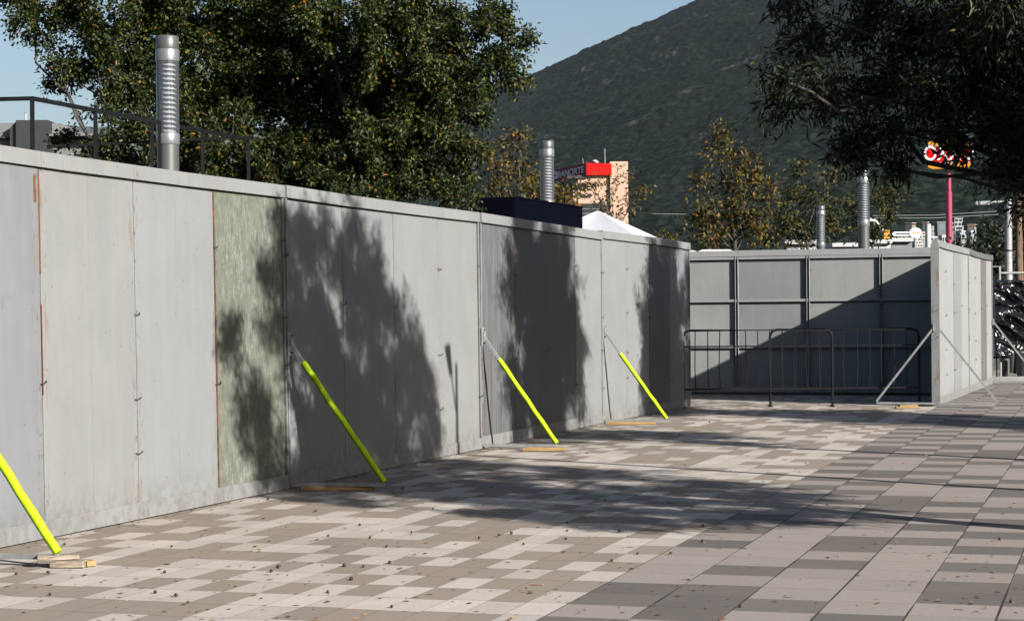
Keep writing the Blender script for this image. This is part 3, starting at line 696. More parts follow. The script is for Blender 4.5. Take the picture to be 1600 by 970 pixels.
# lance leaved trees on the plaza
PG = 'lance leaved plaza trees'
def plaza_crown(cx, cy, cz, rad, seed, n=22):
    rn = random.Random(seed); out = []
    for i in range(n):
        t = 2*math.pi*i/n*1.618*1.7; k = math.sqrt(rn.uniform(.05, 1)); z = rn.uniform(-1, 1)
        rr = rad*.62*k*math.sqrt(1-.4*z*z); out.append(((cx+rr*math.cos(t), cy+rr*math.sin(t), cz+z*1.45), rad*rn.uniform(.30, .42)))
    return out
tree('dark narrow leaved tree overhanging the top right corner', (4.16, 12.7, 0),
     lobes_px([(1225, 165, 13.4, 36), (1262, 60, 13.6, 52), (1210, 120, 13.2, 26), (1300, 140, 13.2, 62), (1345, 215, 13.0, 46), (1322, 238, 13.0, 24), (1350, 30, 13.6, 72), (1400, 120, 13.2, 80), (1400, 205, 12.9, 50), (1460, 30, 13.2, 90), (1480, 140, 12.7, 70), (1400, 262, 12.9, 17),
               (1530, 90, 12.9, 90), (1560, 185, 12.6, 58), (1575, 262, 12.6, 26), (1610, 240, 12.5, 50), (1600, 10, 12.6, 100), (1660, 150, 12.4, 100), (1478, 205, 12.6, 26), (1496, 232, 12.7, 17), (1240, 0, 13.6, 40),
               (1700, 10, 12.4, 110), (1760, 120, 12, 100), (1740, 240, 12.2, 70), (1850, 40, 12.3, 120), (1850, 190, 12.3, 90), (1600, -130, 12.9, 110), (1450, -100, 13.2, 100), (1780, -140, 12.6, 120), (1930, -60, 12.3, 100), (1950, 110, 12.3, 80)])
     + lobes_plane((4.16, 12.7), [(-.9, .2, 4.9, .62), (-.5, -.2, 5.3, .55), (.2, -.2, 5.4, .6), (.8, .1, 5.3, .6), (1.3, .1, 4.8, .6), (1.6, 0, 4.2, .55), (.4, .4, 4.4, .7), (-.6, .6, 3.9, .7), (-1.2, .4, 3.1, .6), (-1.0, .9, 2.4, .5),
                                 (0, .6, 3.1, .7), (.9, .5, 3.3, .7), (1.6, .2, 3.5, .5), (-1.9, .2, 3.8, .35), (-.2, 1.0, 2.4, .45), (-1.5, 1.2, 2.1, .4), (1.3, .6, 2.9, .45), (-1.3, .1, 4.4, .45),
                                 (-1.5, .9, 2.2, .5), (-.8, 1.6, 2.0, .5), (-.2, 1.3, 2.7, .6), (.6, 1.1, 2.6, .55), (1.2, .9, 2.4, .5), (1.7, .5, 3.0, .45), (-1.8, .6, 2.9, .4), (.2, .9, 3.6, .65), (-1.1, 1.3, 2.0, .5), (-.4, 1.8, 2.1, .5), (.2, 1.6, 2.2, .5), (-.9, .6, 2.7, .5), (.8, 1.5, 2.3, .4), (-1.7, 1.3, 1.95, .35), (-1.3, .2, 4.9, .42), (-1.0, 0, 5.35, .4), (-2.3, -.6, 3.9, .32), (-2.0, -.3, 3.5, .36), (-1.7, 0, 3.2, .42), (-.3, .3, 4.0, .7), (.3, .1, 3.7, .7), (.9, 0, 4.5, .6), (-.7, .4, 3.4, .6), (1.7, .1, 4.0, .45), (-.6, 0, 4.5, .65), (.6, -.1, 4.9, .65), (1.6, .3, 4.7, .5), (0, .2, 5.5, .45), (1.1, .4, 4.0, .6)]),
     61, 9800, (.082, .019), 'leaf_dark', 'bark', .135, limbk=.6, droop=.25, nb=12, twigs=9, spread=.05, fork=2.1, group=PG, twig_vis=.0032)
for i, (x, y, lab) in enumerate([(5.85, 18.55, 'narrow leaved plaza tree just outside the right edge, second from the camera'), (7.6, 24.4, 'narrow leaved plaza tree outside the right edge, third from the camera'), (13.1, 19.6, 'narrow leaved plaza tree of the second row, far off to the right')]):
    tree(lab, (x, y, 0), plaza_crown(x, y, 4.15, 2.15, 70+i, 26), 70+i, 7600, (.085, .021), 'leaf_dark', 'bark', .09, limbk=.8, droop=.25, nb=9, twigs=7, spread=.07, fork=2.1, group=PG)

# added unseen blocks, right of and behind the camera, to darken low sky fill
def office(x0, x1, y0, y1, h, label):  # one added sky-blocking box, dressed with window bands
    e = empty('sky_light_blocker', ((x0+x1)/2, (y0+y1)/2, 0)); tag(e, label, 'building'); a, b_ = (x1-x0)/2, (y1-y0)/2
    mb = MB(); mb.box(-a, a, -b_, b_, 0, h); mb.build('wall', M['dkroof'], e)
    for k in range(int(h//3.4)):
        mb = MB(); mb.box(-a-.06, a+.06, -b_-.06, b_+.06, k*3.4+1.1, k*3.4+2.9); mb.build('window_band', M['dark_glass'], e)
    mb = MB(); mb.box(-a-.3, a+.3, -b_-.3, b_+.3, h+.004, h+.5); mb.build('roof', M['midgrey'], e)
office(48, 66, -8, 62, 16, 'added dark block, unseen to the right, cutting the low sky light')
office(-32, 14, -62, -44, 15, 'added dark block, unseen behind the camera, cutting the low sky light')

# post with a spotlight, off to the right, throwing its shadow on the long hoarding
e = empty('spotlight_post', (4.80, 15.50, 0)); tag(e, 'slim grey post with an angled spotlight arm, beside the plaza trees', 'post')
mb = MB(); mb.lathe([(.075, 0), (.07, .3), (.05, 1.8), (.032, 4.2)], 12); mb.build('post', M['lamp_dark'], e, smooth=True)
mb = MB(); mb.tube([(0, 0, 3.62), (-.22, -.22*.1, 4.08)], .018, 8); mb.build('arm', M['lamp_dark'], e)
mb = MB(); mb.tube([(-.19, -.02, 4.0), (-.32, -.03, 4.26)], [.05, .085], 12); mb.build('spotlight', M['lamp_dark'], e, smooth=True)

# ------------------------------------------------------------------ railing on the terrace
K = 2.12
def rail_pt(x, y):
    for Y in (15.,): pass
    # height above eye is constant, so depth follows from the row
    d = ray(x, y); t = K/d[2]; return Vector(d*t) + Vector((0, 0, CAM_H))
rp = [rail_pt(50, 154), rail_pt(148, 174), rail_pt(243, 191), rail_pt(316, 205), rail_pt(388, 218)]
r0, r4 = rp[0], rp[4]; rp = [r0 + (r4-r0)*k for k in (0, .25, .5, .75, 1.)]
TZ = 2.42
e = empty('handrail', (r0.x, r0.y, TZ)); tag(e, 'black tubular handrail above the left hoarding, in front of the big tree', 'railing')
def rel(p): return Vector(p) - Vector((r0.x, r0.y, TZ))
left = r0 + Vector((-2.4, .35, .0))
mb = MB(); mb.tube([rel(left), rel(r0), rel(r4)], .028, 4); mb.build('top_rail', M['black'], e)
for p in rp + [left + (r0-left)*.02, rp[2]+Vector((.07, .10, 0))]:
    mb = MB(); mb.tube([rel(Vector((p.x, p.y, TZ))), rel(p)], .026, 4); mb.build('post', M['black'], e)
m0 = at(75, 229, rp[0].y+1.2); m1 = at(392, 214, rp[4].y+.6)
mb = MB(); mb.tube([rel(m0), rel(m1)], .02, 4); mb.build('lower_rail', M['black'], e)
# terrace under it
n_ = Vector((-U.y, U.x, 0))
tb = MB(); c0 = r0 - U*3.2 - n_*.15; c1 = r4 + U*.4 - n_*.15; c2 = c1 + n_*1.6; c3 = c0 + n_*1.6
tb.add([(p.x, p.y, 0) for p in (c0, c1, c2, c3)] + [(p.x, p.y, TZ) for p in (c0, c1, c2, c3)], [(0,3,2,1),(4,5,6,7),(0,1,5,4),(1,2,6,5),(2,3,7,6),(3,0,4,7)])
tag(tb.build('terrace', M['conc']), 'raised concrete terrace hidden behind the left hoarding, under the black handrail', 'terrace')

# ------------------------------------------------------------------ navy booth and white tent
c = at(804, 308, 28); d = at(910, 324, 28*176.5/161)
dirn = Vector((d.x-c.x, d.y-c.y, 0)); wl = dirn.length; an = math.atan2(dirn.y, dirn.x)
e = empty('booth', (c.x, c.y, 0), 0); tag(e, 'navy blue fabric covered booth rising above the hoarding top', 'booth')
lft = at(737, 330, 28.2); ltop = at(745, 309, 28.2); ztop = c.z
b = MB(); bw = Vector((-.25, .95, 0))*2.9
fr = [(0, 0), (lft.x-c.x, lft.y-c.y)]
v = [Vector((0, 0, 0)), dirn, dirn+Vector((-.9, .3, 0)), Vector((lft.x-c.x-.1, 3.0, 0)), Vector((lft.x-c.x-.12, .15, 0))]
tv = [Vector((0, 0, ztop)), dirn+Vector((0, 0, d.z)), v[2]+Vector((0, 0, d.z)), Vector((ltop.x-c.x, 3.0, ztop-.02)), Vector((ltop.x-c.x, .15, ltop.z))]
mid_ = Vector((lft.x-c.x-.12, .15, lft.z))
b.add(v+tv+[mid_], [(4, 3, 2, 1, 0), (5, 6, 7, 8, 9), (0, 1, 6, 5), (1, 2, 7, 6), (2, 3, 8, 7), (3, 4, 10, 9, 8), (4, 0, 5, 9, 10)]); b.build('fabric_wall', M['navy'], e)
b = MB(); dn = dirn.normalized(); b.tube([Vector((0, 0, ztop+.0)), dirn+Vector((0, 0, d.z))], .018, 4); b.build('hem', M['navy'], e)

ap = at(934, 329, 36); e = empty('canopy_tent', (ap.x, ap.y, 0), R(-18)); tag(e, 'white peaked canopy tent behind the navy booth', 'tent')
H_ = ap.z; mb = MB(); hw = 1.55; ez = 2.50; n = 10; vs = []; fs = []
for s_ in range(4):
    a = s_*math.pi/2 + math.pi/4; b_ = a + math.pi/2; rad = hw*math.sqrt(2)
    for i in range(n+1):
        k = i/n
        for j in range(n+1):
            t = j/n; x = k*rad*(math.cos(a)*(1-t)+math.cos(b_)*t); y = k*rad*(math.sin(a)*(1-t)+math.sin(b_)*t)
            vs.append((x, y, H_-(H_-ez)*k - .05*math.sin(math.pi*t)*math.sin(math.pi*k)))
    o_ = s_*(n+1)**2
    for i in range(n):
        for j in range(n): q_ = o_+i*(n+1)+j; fs.append((q_, q_+n+1, q_+n+2, q_+1))
mb.add(vs, fs); mb.build('canopy', M['white'], e, smooth=True)
mb = MB()
for sx_, sy_ in ((1,0),(-1,0),(0,1),(0,-1)):
    if sx_: mb.box(sx_*hw-.004, sx_*hw+.004, -hw, hw, ez-.25, ez)
    else: mb.box(-hw+.005, hw-.005, sy_*hw-.004, sy_*hw+.004, ez-.25, ez)
mb.build('valance', M['white'], e)
for sx_ in (-1, 1):
    for sy_ in (-1, 1):
        mb = MB(); mb.tube([(sx_*(hw-.04), sy_*(hw-.04), 0), (sx_*(hw-.04), sy_*(hw-.04), ez)], .022, 4); mb.build('leg', M['galv'], e)

# ------------------------------------------------------------------ text helper
def text_mesh(body, size, mat, parent, name='lettering', ext=.01, sx_=1.0):
    cu = bpy.data.curves.new(name, 'FONT'); cu.body = body; cu.size = size; cu.extrude = ext; cu.align_x = 'CENTER'; cu.align_y = 'CENTER'; cu.offset = size*.012
    to = bpy.data.objects.new(name, cu); COL.objects.link(to); dg = bpy.context.evaluated_depsgraph_get(); dg.update()
    me = bpy.data.meshes.new_from_object(to.evaluated_get(dg)); bpy.data.objects.remove(to); bpy.data.curves.remove(cu)
    me.name = name; me.materials.clear(); me.materials.append(mat); o = bpy.data.objects.new(name, me); COL.objects.link(o); o.parent = parent
    o.scale = (sx_, 1, 1); return o

# ------------------------------------------------------------------ salmon office tower
BY = 330.; px2m = BY/F_PX
o0 = at(940, 488, BY)
e = empty('office_tower', (o0.x, o0.y, 0)); tag(e, 'salmon office tower with a red rooftop sign in front of the mountain', 'building')
def bx(x): return (x-940)*px2m
def bz(y): return CAM_H + (488.2-y)*px2m
def bbox(name, x0, x1, y0, y1, d0, d1, mat, par=e):
    mb = MB(); mb.box(bx(x0), bx(x1), d0, d1, bz(y1) if y1 < 900 else 0, bz(y0)); return mb.build(name, M[mat], par)
bbox('tower_wall', 955, 983, 250, 999, 0, 9, 'pink')
bbox('front_wall', 905, 954.8, 271, 999, .6, 9, 'pink')
bbox('stepped_wall', 897.5, 904.8, 292, 999, .9, 9, 'pink'); bbox('stepped_wall', 891.5, 897.3, 307, 999, 1.2, 9, 'pink')
bbox('window_recess', 902, 910, 283, 292, .45, .9, 'dark_glass'); bbox('small_window', 915.5, 918.2, 288, 292.5, .5, .7, 'dark_glass')
bbox('slot_window', 908, 924, 302, 306, .5, .7, 'dark_glass'); bbox('window_band', 900, 945, 315, 345, .4, .7, 'dark_glass')
for y in (323, 330, 337): bbox('floor_band', 900, 945, y, y+1.1, .30, .39, 'midgrey')
bbox('sign_soffit', 888, 919, 271.5, 276, .2, 4, 'dkroof')
# sign box: crimson face turned away, bright red face to the sun
mb = MB(); zt, zb = bz(252), bz(271); zt2, zb2 = bz(258), bz(272)
A = Vector((bx(918), -.4, 0)); B = Vector((bx(957.5), -.1, 0)); C = Vector((bx(866), 17., 0))
vs = [A+Vector((0,0,zb)), B+Vector((0,0,zb-.05)), B+Vector((0,0,zt-.15)), A+Vector((0,0,zt)), A+Vector((.0,.5,zb)), B+Vector((0,.5,zb-.05)), B+Vector((0,.5,zt-.15)), A+Vector((0,.5,zt))]
mb.add(vs, [(0,1,2,3),(4,7,6,5),(0,4,5,1),(1,5,6,2),(2,6,7,3),(3,7,4,0)]); mb.build('sign_front', M['red'], e)
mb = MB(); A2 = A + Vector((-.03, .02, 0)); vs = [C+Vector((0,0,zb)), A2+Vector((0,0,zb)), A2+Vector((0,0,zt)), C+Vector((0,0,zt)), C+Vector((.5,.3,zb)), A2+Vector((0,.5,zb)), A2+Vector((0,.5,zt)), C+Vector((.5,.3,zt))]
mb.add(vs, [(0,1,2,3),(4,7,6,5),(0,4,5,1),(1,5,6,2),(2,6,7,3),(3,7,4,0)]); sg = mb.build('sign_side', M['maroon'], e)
cdv = (A2-C); can = math.atan2(cdv.y, cdv.x); nrmv = Vector((cdv.y, -cdv.x, 0)).normalized()
tx = text_mesh('BANORTE', 1.55, M['sign_white'], e, 'sign_lettering', .03, 1.95)
tx.location = C + cdv*.575 + nrmv*.06 + Vector((0, 0, (zt+zb)/2-.05)); tx.rotation_euler = (math.pi/2, 0, can)
mb = MB()
for ang_ in (0, 72, 144, 216, 288):
    mb.lathe([(.30, 0), (.30, .08)], 12, (.48*math.cos(R(ang_+90)), .48*math.sin(R(ang_+90)), 0))
em = mb.build('sign_emblem', M['sign_white'], e); em.location = C + cdv*.14 + nrmv*.08 + Vector((0, 0, (zt+zb)/2)); em.rotation_euler = (math.pi/2, 0, can); em.scale = (2.4, 1, 1)
mb = MB(); mb.tube([(bx(948), 2, bz(253)), (bx(948), 2, bz(228))], .07, 5); mb.tube([(bx(914), 2, bz(253)), (bx(913), 2, bz(243))], .05, 5); mb.build('antenna', M['galv'], e)
mb = MB(); mb.lathe([(.05, 0), (.45, .12), (.5, .3)], 12, (bx(931), 1.5, bz(249.5))); mb.lathe([(.05, 0), (.4, .12), (.45, .3)], 12, (bx(934), 1.5, bz(251.5))); mb.build('roof_dish', M['sign_white'], e)

# ------------------------------------------------------------------ charcoal building, far left
DY = 90.; q2m = DY/F_PX; o0 = at(60, 495, DY)
e = empty('low_building', (o0.x, o0.y, 0)); tag(e, 'charcoal and grey flat roofed building seen under the black handrail', 'building')
def cx_(x): return (x-60)*q2m
def cz_(y): return CAM_H + (497.8-y)*q2m
def cb(name, x0, x1, y0, y1, d0, d1, mat):
    mb = MB(); mb.box(cx_(x0), cx_(x1), d0, d1, cz_(y1) if y1 < 900 else 0, cz_(y0)); return mb.build(name, M[mat], e)
cb('roof_block', 27, 77, 187.5, 999, 0, 3, 'dkroof'); 
mb = MB(); mb.prism([(cx_(16), 0), (cx_(26.9), 0), (cx_(26.9), cz_(187.5)), (cx_(16), cz_(199))], .2, 3); mb.build('slanted_block', M['dkroof'], e)
cb('parapet', -60, 15.8, 189, 999, .8, 6, 'midgrey'); cb('parapet', 77.2, 90, 190, 212, .8, 6, 'midgrey'); cb('ledge', 77.2, 160, 209, 212, .2, 5, 'midgrey'); cb('ledge_dark_band', 77.2, 160, 212.1, 214.8, .9, 5, 'dkroof')  # last piece is the black roof line band below the ledge
cb('lower_wall', 77.2, 165, 215, 999, 1, 6, 'midgrey'); cb('roof_edge', -60, 15.8, 211.5, 214, .5, .79, 'dkroof')
for i in range(5):
    cb('window', 78.5+i*6.2, 84.2+i*6.2, 217, 221, .93, .99, 'green_glass'); cb('window', 78.5+i*6.2, 84.2+i*6.2, 222, 226.5, .93, .99, 'green_glass' if i in (1, 2) else 'dark_glass')
mb = MB(); mb.tube([(cx_(34), 1, cz_(188)), (cx_(34), 1, cz_(171))], .04, 5); mb.box(cx_(33.3), cx_(35.5), .9, 1.1, cz_(172.5), cz_(170)); mb.tube([(cx_(57), 1, cz_(188)), (cx_(57), 1, cz_(183))], .03, 5); mb.build('antenna', M['galv'], e)

# ------------------------------------------------------------------ roadside sign on the crimson pole
SY = 120.; s2m = SY/F_PX; o0 = at(1484, 486, SY)
e = empty('pole_sign', (o0.x, o0.y, 0)); tag(e, 'red and orange shop sign on a tall crimson pole at the right', 'sign')
def sz_(y): return CAM_H + (486.7-y)*s2m
mb = MB(); mb.lathe([(.19, 0), (.19, sz_(300)), (.15, sz_(299)), (.15, sz_(268))], 18)
for z in np.arange(.8, sz_(300), 1.1): mb.lathe([(.20, z), (.20, z+.05)], 18)
mb.build('pole', M['magenta'], e, smooth=True)
mb = MB(); mb.lathe([(.18, sz_(268)), (.10, sz_(265.4))], 14); mb.build('pole_head', M['sign_white'], e)
sw = 68*s2m; st, sb = sz_(221), sz_(264.5); hgt = st-sb
sg = empty('sign_box', (0, 0, 0)); COL.objects.unlink(sg); bpy.data.objects.remove(sg)
rz = R(-10)
T = Matrix.Rotation(rz, 4, 'Z')
def slab(name, z0, z1, mat, dpt, rnd_bottom=False, rnd_top=False, grow=0.):
    w2 = sw/2+grow; c_ = .35
    poly = [(-w2, z0), (w2, z0), (w2, z1), (-w2, z1)]
    if rnd_bottom: poly = [(-w2, z0+c_), (-w2+c_*.3, z0+c_*.3), (-w2+c_, z0), (w2-c_, z0), (w2-c_*.3, z0+c_*.3), (w2, z0+c_), (w2, z1), (-w2, z1)]
    if rnd_top: poly = [(-w2, z0), (w2, z0), (w2, z1-c_), (w2-c_*.3, z1-c_*.3), (w2-c_, z1), (-w2+c_, z1), (-w2+c_*.3, z1-c_*.3), (-w2, z1-c_)]
    mb = MB(); mb.prism(poly, -dpt/2, dpt/2, T); return mb.build(name, M[mat], e)
slab('orange_band', sb, sb+hgt*.16, 'sign_orange', .9, rnd_bottom=True); slab('white_band', sb+hgt*.162, sb+hgt*.228, 'sign_white', .9)
face = slab('red_panel', sb+hgt*.23, sb+hgt*.83, 'red', .9); slab('white_band', sb+hgt*.832, sb+hgt*.88, 'sign_white', .9); slab('orange_band', sb+hgt*.882, st, 'sign_orange', .9, rnd_top=True)
tx = text_mesh('OXXO', 1.25, M['sign_white'], face, 'lettering', .02, .78); tx.location = T @ Vector((0, -.475, sb+hgt*.53)); tx.rotation_euler = (math.pi/2, 0, rz)

# ------------------------------------------------------------------ smaller far things at right
def pole_at(name, px, ytop, Y, rad, mat, label, cat, ybot=None, arm=None):
    c = at(px, ytop, Y); e = empty(name, (c.x, c.y, 0)); tag(e, label, cat)
    mb = MB(); mb.lathe([(rad*1.15, 0), (rad, .4), (rad*.85, c.z)], 12); mb.build('pole', M[mat], e, smooth=True); return e, c.z
e, z = pole_at('utility_pole', 1575, 312, 48, .105, 'galv', 'pale grey round pole beside the brown tree trunk', 'pole')
mb = MB(); mb.tube([(0, 0, z-.05), (-.75, 0, z-.06)], .03, 6); mb.box(-.80, -.42, -.06, .06, z-.12, z-.04); mb.build('lamp_arm', M['galv'], e)
for zz in (1.9, 2.9): 
    mb = MB(); mb.lathe([(.108, zz), (.108, zz+.03)], 12); mb.build('band', M['black'], e)
pole_at('marker_post', 1450, 350, 95, .16, 'white_wall', 'plain white post left of the crimson sign pole', 'post')
e, z = pole_at('street_lamp', 1385, 368, 110, .09, 'white_wall', 'thin street lamp with a slanting arm right of the olive tree', 'street lamp')
c2 = at(1368, 345, 110); c1 = at(1385, 368, 110)
mb = MB(); mb.tube([(0, 0, z), (c2.x-c1.x, 0, c2.z)], .07, 6); mb.tube([(c2.x-c1.x, 0, c2.z), (c2.x-c1.x-.30, 0, c2.z+.06), (c2.x-c1.x-.5, 0, c2.z+.02)], [.09, .13, .08], 6); mb.build('lamp_arm', M['sign_white'], e)
mb = MB(); mb.box(-.15, .15, -.15, .15, z-.5, z+.3); mb.build('orange_box', M['sign_orange'], e)
# white arrow and disc sign
AY = 105.; a2m = AY/F_PX; o0 = at(1420, 486, AY); e = empty('disc_sign', (o0.x, o0.y, 0)); tag(e, 'white arrow shaped sign ending in a round disc above the far roofs', 'sign')
def az(y): return CAM_H + (487-y)*a2m
def ax(x): return (x-1420)*a2m
mb = MB(); mb.prism([(ax(1395), az(366.5)), (ax(1398), az(369)), (ax(1424), az(369)), (ax(1424), az(362)), (ax(1398), az(362)), (ax(1395), az(364))], -.1, .1); mb.build('arrow_panel', M['sign_white'], e)
mb = MB(); poly = [(ax(1431)+10*a2m*math.cos(t), az(364)+8*a2m*math.sin(t)) for t in np.linspace(0, 2*math.pi, 28, endpoint=False)]; mb.prism(poly, -.14, .14); mb.build('disc', M['sign_white'], e)
mb = MB()
rn = random.Random(3)
for i in range(9): mb.box(ax(1400+i*2.4), ax(1401.5+i*2.4), -.12, -.105, az(366.6), az(364.4+rn.uniform(-.3, .3)))
mb.build('lettering', M['dkroof'], e)
mb = MB()
for i in range(5): mb.box(ax(1425+i*2.7), ax(1426.6+i*2.7), -.16, -.145, az(365), az(363.2+rn.uniform(-.3, .3)))
mb.build('lettering', M['sign_orange'], e)
for x in (1403, 1409, 1416, 1431):
    mb = MB(); mb.tube([(ax(x), .0, 0), (ax(x), .0, az(369.5))], .06, 6); mb.build('post', M['galv'], e)
# pale low building under it and pale roofs above the framed hoarding
def simple_building(px0, px1, ytop, Y, dep, mat, label, wins=(), roof=None, base=0.0, wm='dark_glass', nm='building'):
    c0 = at(px0, ytop, Y); c1 = at(px1, ytop, Y); e = empty(nm, ((c0.x+c1.x)/2, Y, base)); tag(e, label, 'building')
    w_ = (c1.x-c0.x)/2; h = c0.z-base
    mb = MB(); mb.box(-w_, w_, 0, dep, 0, h); mb.build('wall', M[mat], e)
    mb = MB(); mb.box(-w_*1.03, w_*1.03, -.15-dep*.01, dep*1.01, h+.003, h+max(.12, h*.04)); mb.build('roof', M[roof or mat], e)
    for (a, b_, z0, z1) in wins:
        mb = MB(); mb.box(-w_+2*w_*a, -w_+2*w_*b_, -.06, -.004, h*z0, h*z1); mb.build('window', M[wm], e)
    return e
simple_building(1393, 1425, 378, 92, 10, 'midgrey', 'low grey shed roof right of the olive tree, beneath the arrow sign', roof='white_wall')
simple_building(1226, 1276, 382, 80, 8, 'white_wall', 'plain white low building left of the smallest lamp column', roof='white_wall')
simple_building(1300, 1345, 386, 84, 8, 'white_wall', 'white low building behind the two lamp columns, mostly hidden by foliage', roof='white_wall')
simple_building(1346, 1392, 381, 88, 8, 'white_wall', 'white low building between the taller lamp column and the grey shed', roof='white_wall')
simple_building(545, 592, 262, 120, 10, 'white_wall', 'white building glimpsed through the base of the middle tree', roof='white_wall')
for x0, x1, y, Y, lab in ((1060, 1090, 391.5, 44, 'left pale blue tent top showing above the framed hoarding'), (1092, 1145, 390, 44.5, 'right and longer pale tent top showing above the framed hoarding')):
    c0 = at(x0, y, Y); c1 = at(x1, y, Y); e = empty('canopy_tent', ((c0.x+c1.x)/2, Y, 0)); tag(e, lab, 'tent', 'flat pale tents behind the framed hoarding')
    w_ = (c1.x-c0.x)/2; mb = MB(); mb.prism([(-w_, c0.z-.2), (w_, c0.z-.2), (w_, c0.z-.03), (w_-.08, c0.z), (-w_+.08, c0.z), (-w_, c0.z-.03)], 0, 2.4); mb.build('canopy', M['white'], e)
    for sx_ in (-1, 1):
        for yy in (.05, 2.35):
            mb = MB(); mb.tube([(sx_*(w_-.04), yy, 0), (sx_*(w_-.04), yy, c0.z-.2)], .02, 4); mb.build('leg', M['galv'], e)
# hillside houses
def house(px, py, wpx, hpx, Y, label, mat='white_wall', floors=2, side=None, glass_='dark_glass', seed=0):
    c = at(px, py, Y); th = math.atan2(c.x, c.y)
    e = empty('house', (c.x, c.y, c.z), -th*.5 + seed*.11-.2); tag(e, label, 'house', 'white houses at the foot of the mountain')
    k = Y/F_PX; w_ = wpx*k; h = hpx*k; rn = random.Random(seed); fh = h/floors
    mb = MB(); mb.box(-w_/2, w_/2, 0, w_*.8, -26, h*.0); mb.build('plinth', M['midgrey'], e)
    for f in range(floors):
        s_ = rn.uniform(-.08, .08)*w_; ww = w_*rn.uniform(.82, 1.0)
        mb = MB(); mb.box(-ww/2+s_, ww/2+s_, .0+f*.4, w_*.8, f*fh+.01, (f+1)*fh-.02); wl_ = mb.build('storey', M[mat if f % 3 != 1 or not side else side], e)
        mb = MB(); mb.box(-ww/2+s_-.15, ww/2+s_+.15, -.25+f*.4, w_*.8+.2, (f+1)*fh-.018, (f+1)*fh+.12); mb.build('floor_slab', M['sign_white'], e)
        nw = rn.choice((1, 2, 2, 3))
        for i in range(nw):
            x0 = -ww/2+s_+ww*(i+.14)/nw; x1 = -ww/2+s_+ww*(i+.86)/nw
            mb = MB(); mb.box(x0, x1, f*.4-.08, f*.4-.01, f*fh+fh*.22, f*fh+fh*.78); mb.build('window', M[glass_], e)
    return e
HL = [(1472, 362, 13, 15, 800, 'house with a big green glass front left of the crimson pole', 'grey_blue', 1, None, 'green_glass'),
      (1498, 360, 13, 19, 830, 'tall white house with terraces right of the crimson pole', 'white_wall', 3, None, 'dark_glass'),
      (1489, 362, 7, 14, 845, 'narrow blue grey house tucked against the crimson pole', 'grey_blue', 2, None, 'dark_glass'),
      (1455, 363, 11, 9, 790, 'low white house just right of the white post', 'white_wall', 2, None, 'dark_glass'),
      (1446, 372, 14, 9, 760, 'white house directly behind the white post', 'white_wall', 2, None, 'dark_glass'),
      (1435, 386, 14, 14, 720, 'lower white house with square windows under the disc sign', 'white_wall', 3, None, 'dark_glass'),
      (1461, 384, 15, 14, 730, 'lower white house between the white post and the crimson pole', 'white_wall', 2, None, 'dark_glass'),
      (1476, 380, 10, 12, 740, 'plain white block behind the foot of the crimson pole', 'white_wall', 1, None, 'dark_glass'),
      (1506, 372, 13, 11, 770, 'white house below the tall terraced house', 'white_wall', 2, None, 'grey_blue'),
      (1519, 370, 9, 9, 780, 'small white house at the right end of the hillside row', 'white_wall', 1, None, 'grey_blue'),
      (1428, 352, 14, 3.5, 860, 'clay coloured low house above the disc sign', 'tiles', 1, None, 'dark_glass'),
      (1450, 351, 9, 3.5, 880, 'small clay coloured house left of the green glass house', 'tiles', 1, None, 'dark_glass'),
      (1524, 355, 13, 4, 870, 'clay coloured house right of the tall terraced house', 'tiles', 1, None, 'dark_glass'),
      (1402, 384, 10, 8, 740, 'small white house left of the disc sign posts', 'white_wall', 1, None, 'dark_glass')]
for i, h in enumerate(HL): house(h[0], h[1], h[2], h[3], h[4], h[5], h[6], h[7], h[8], h[9], seed=i+1)

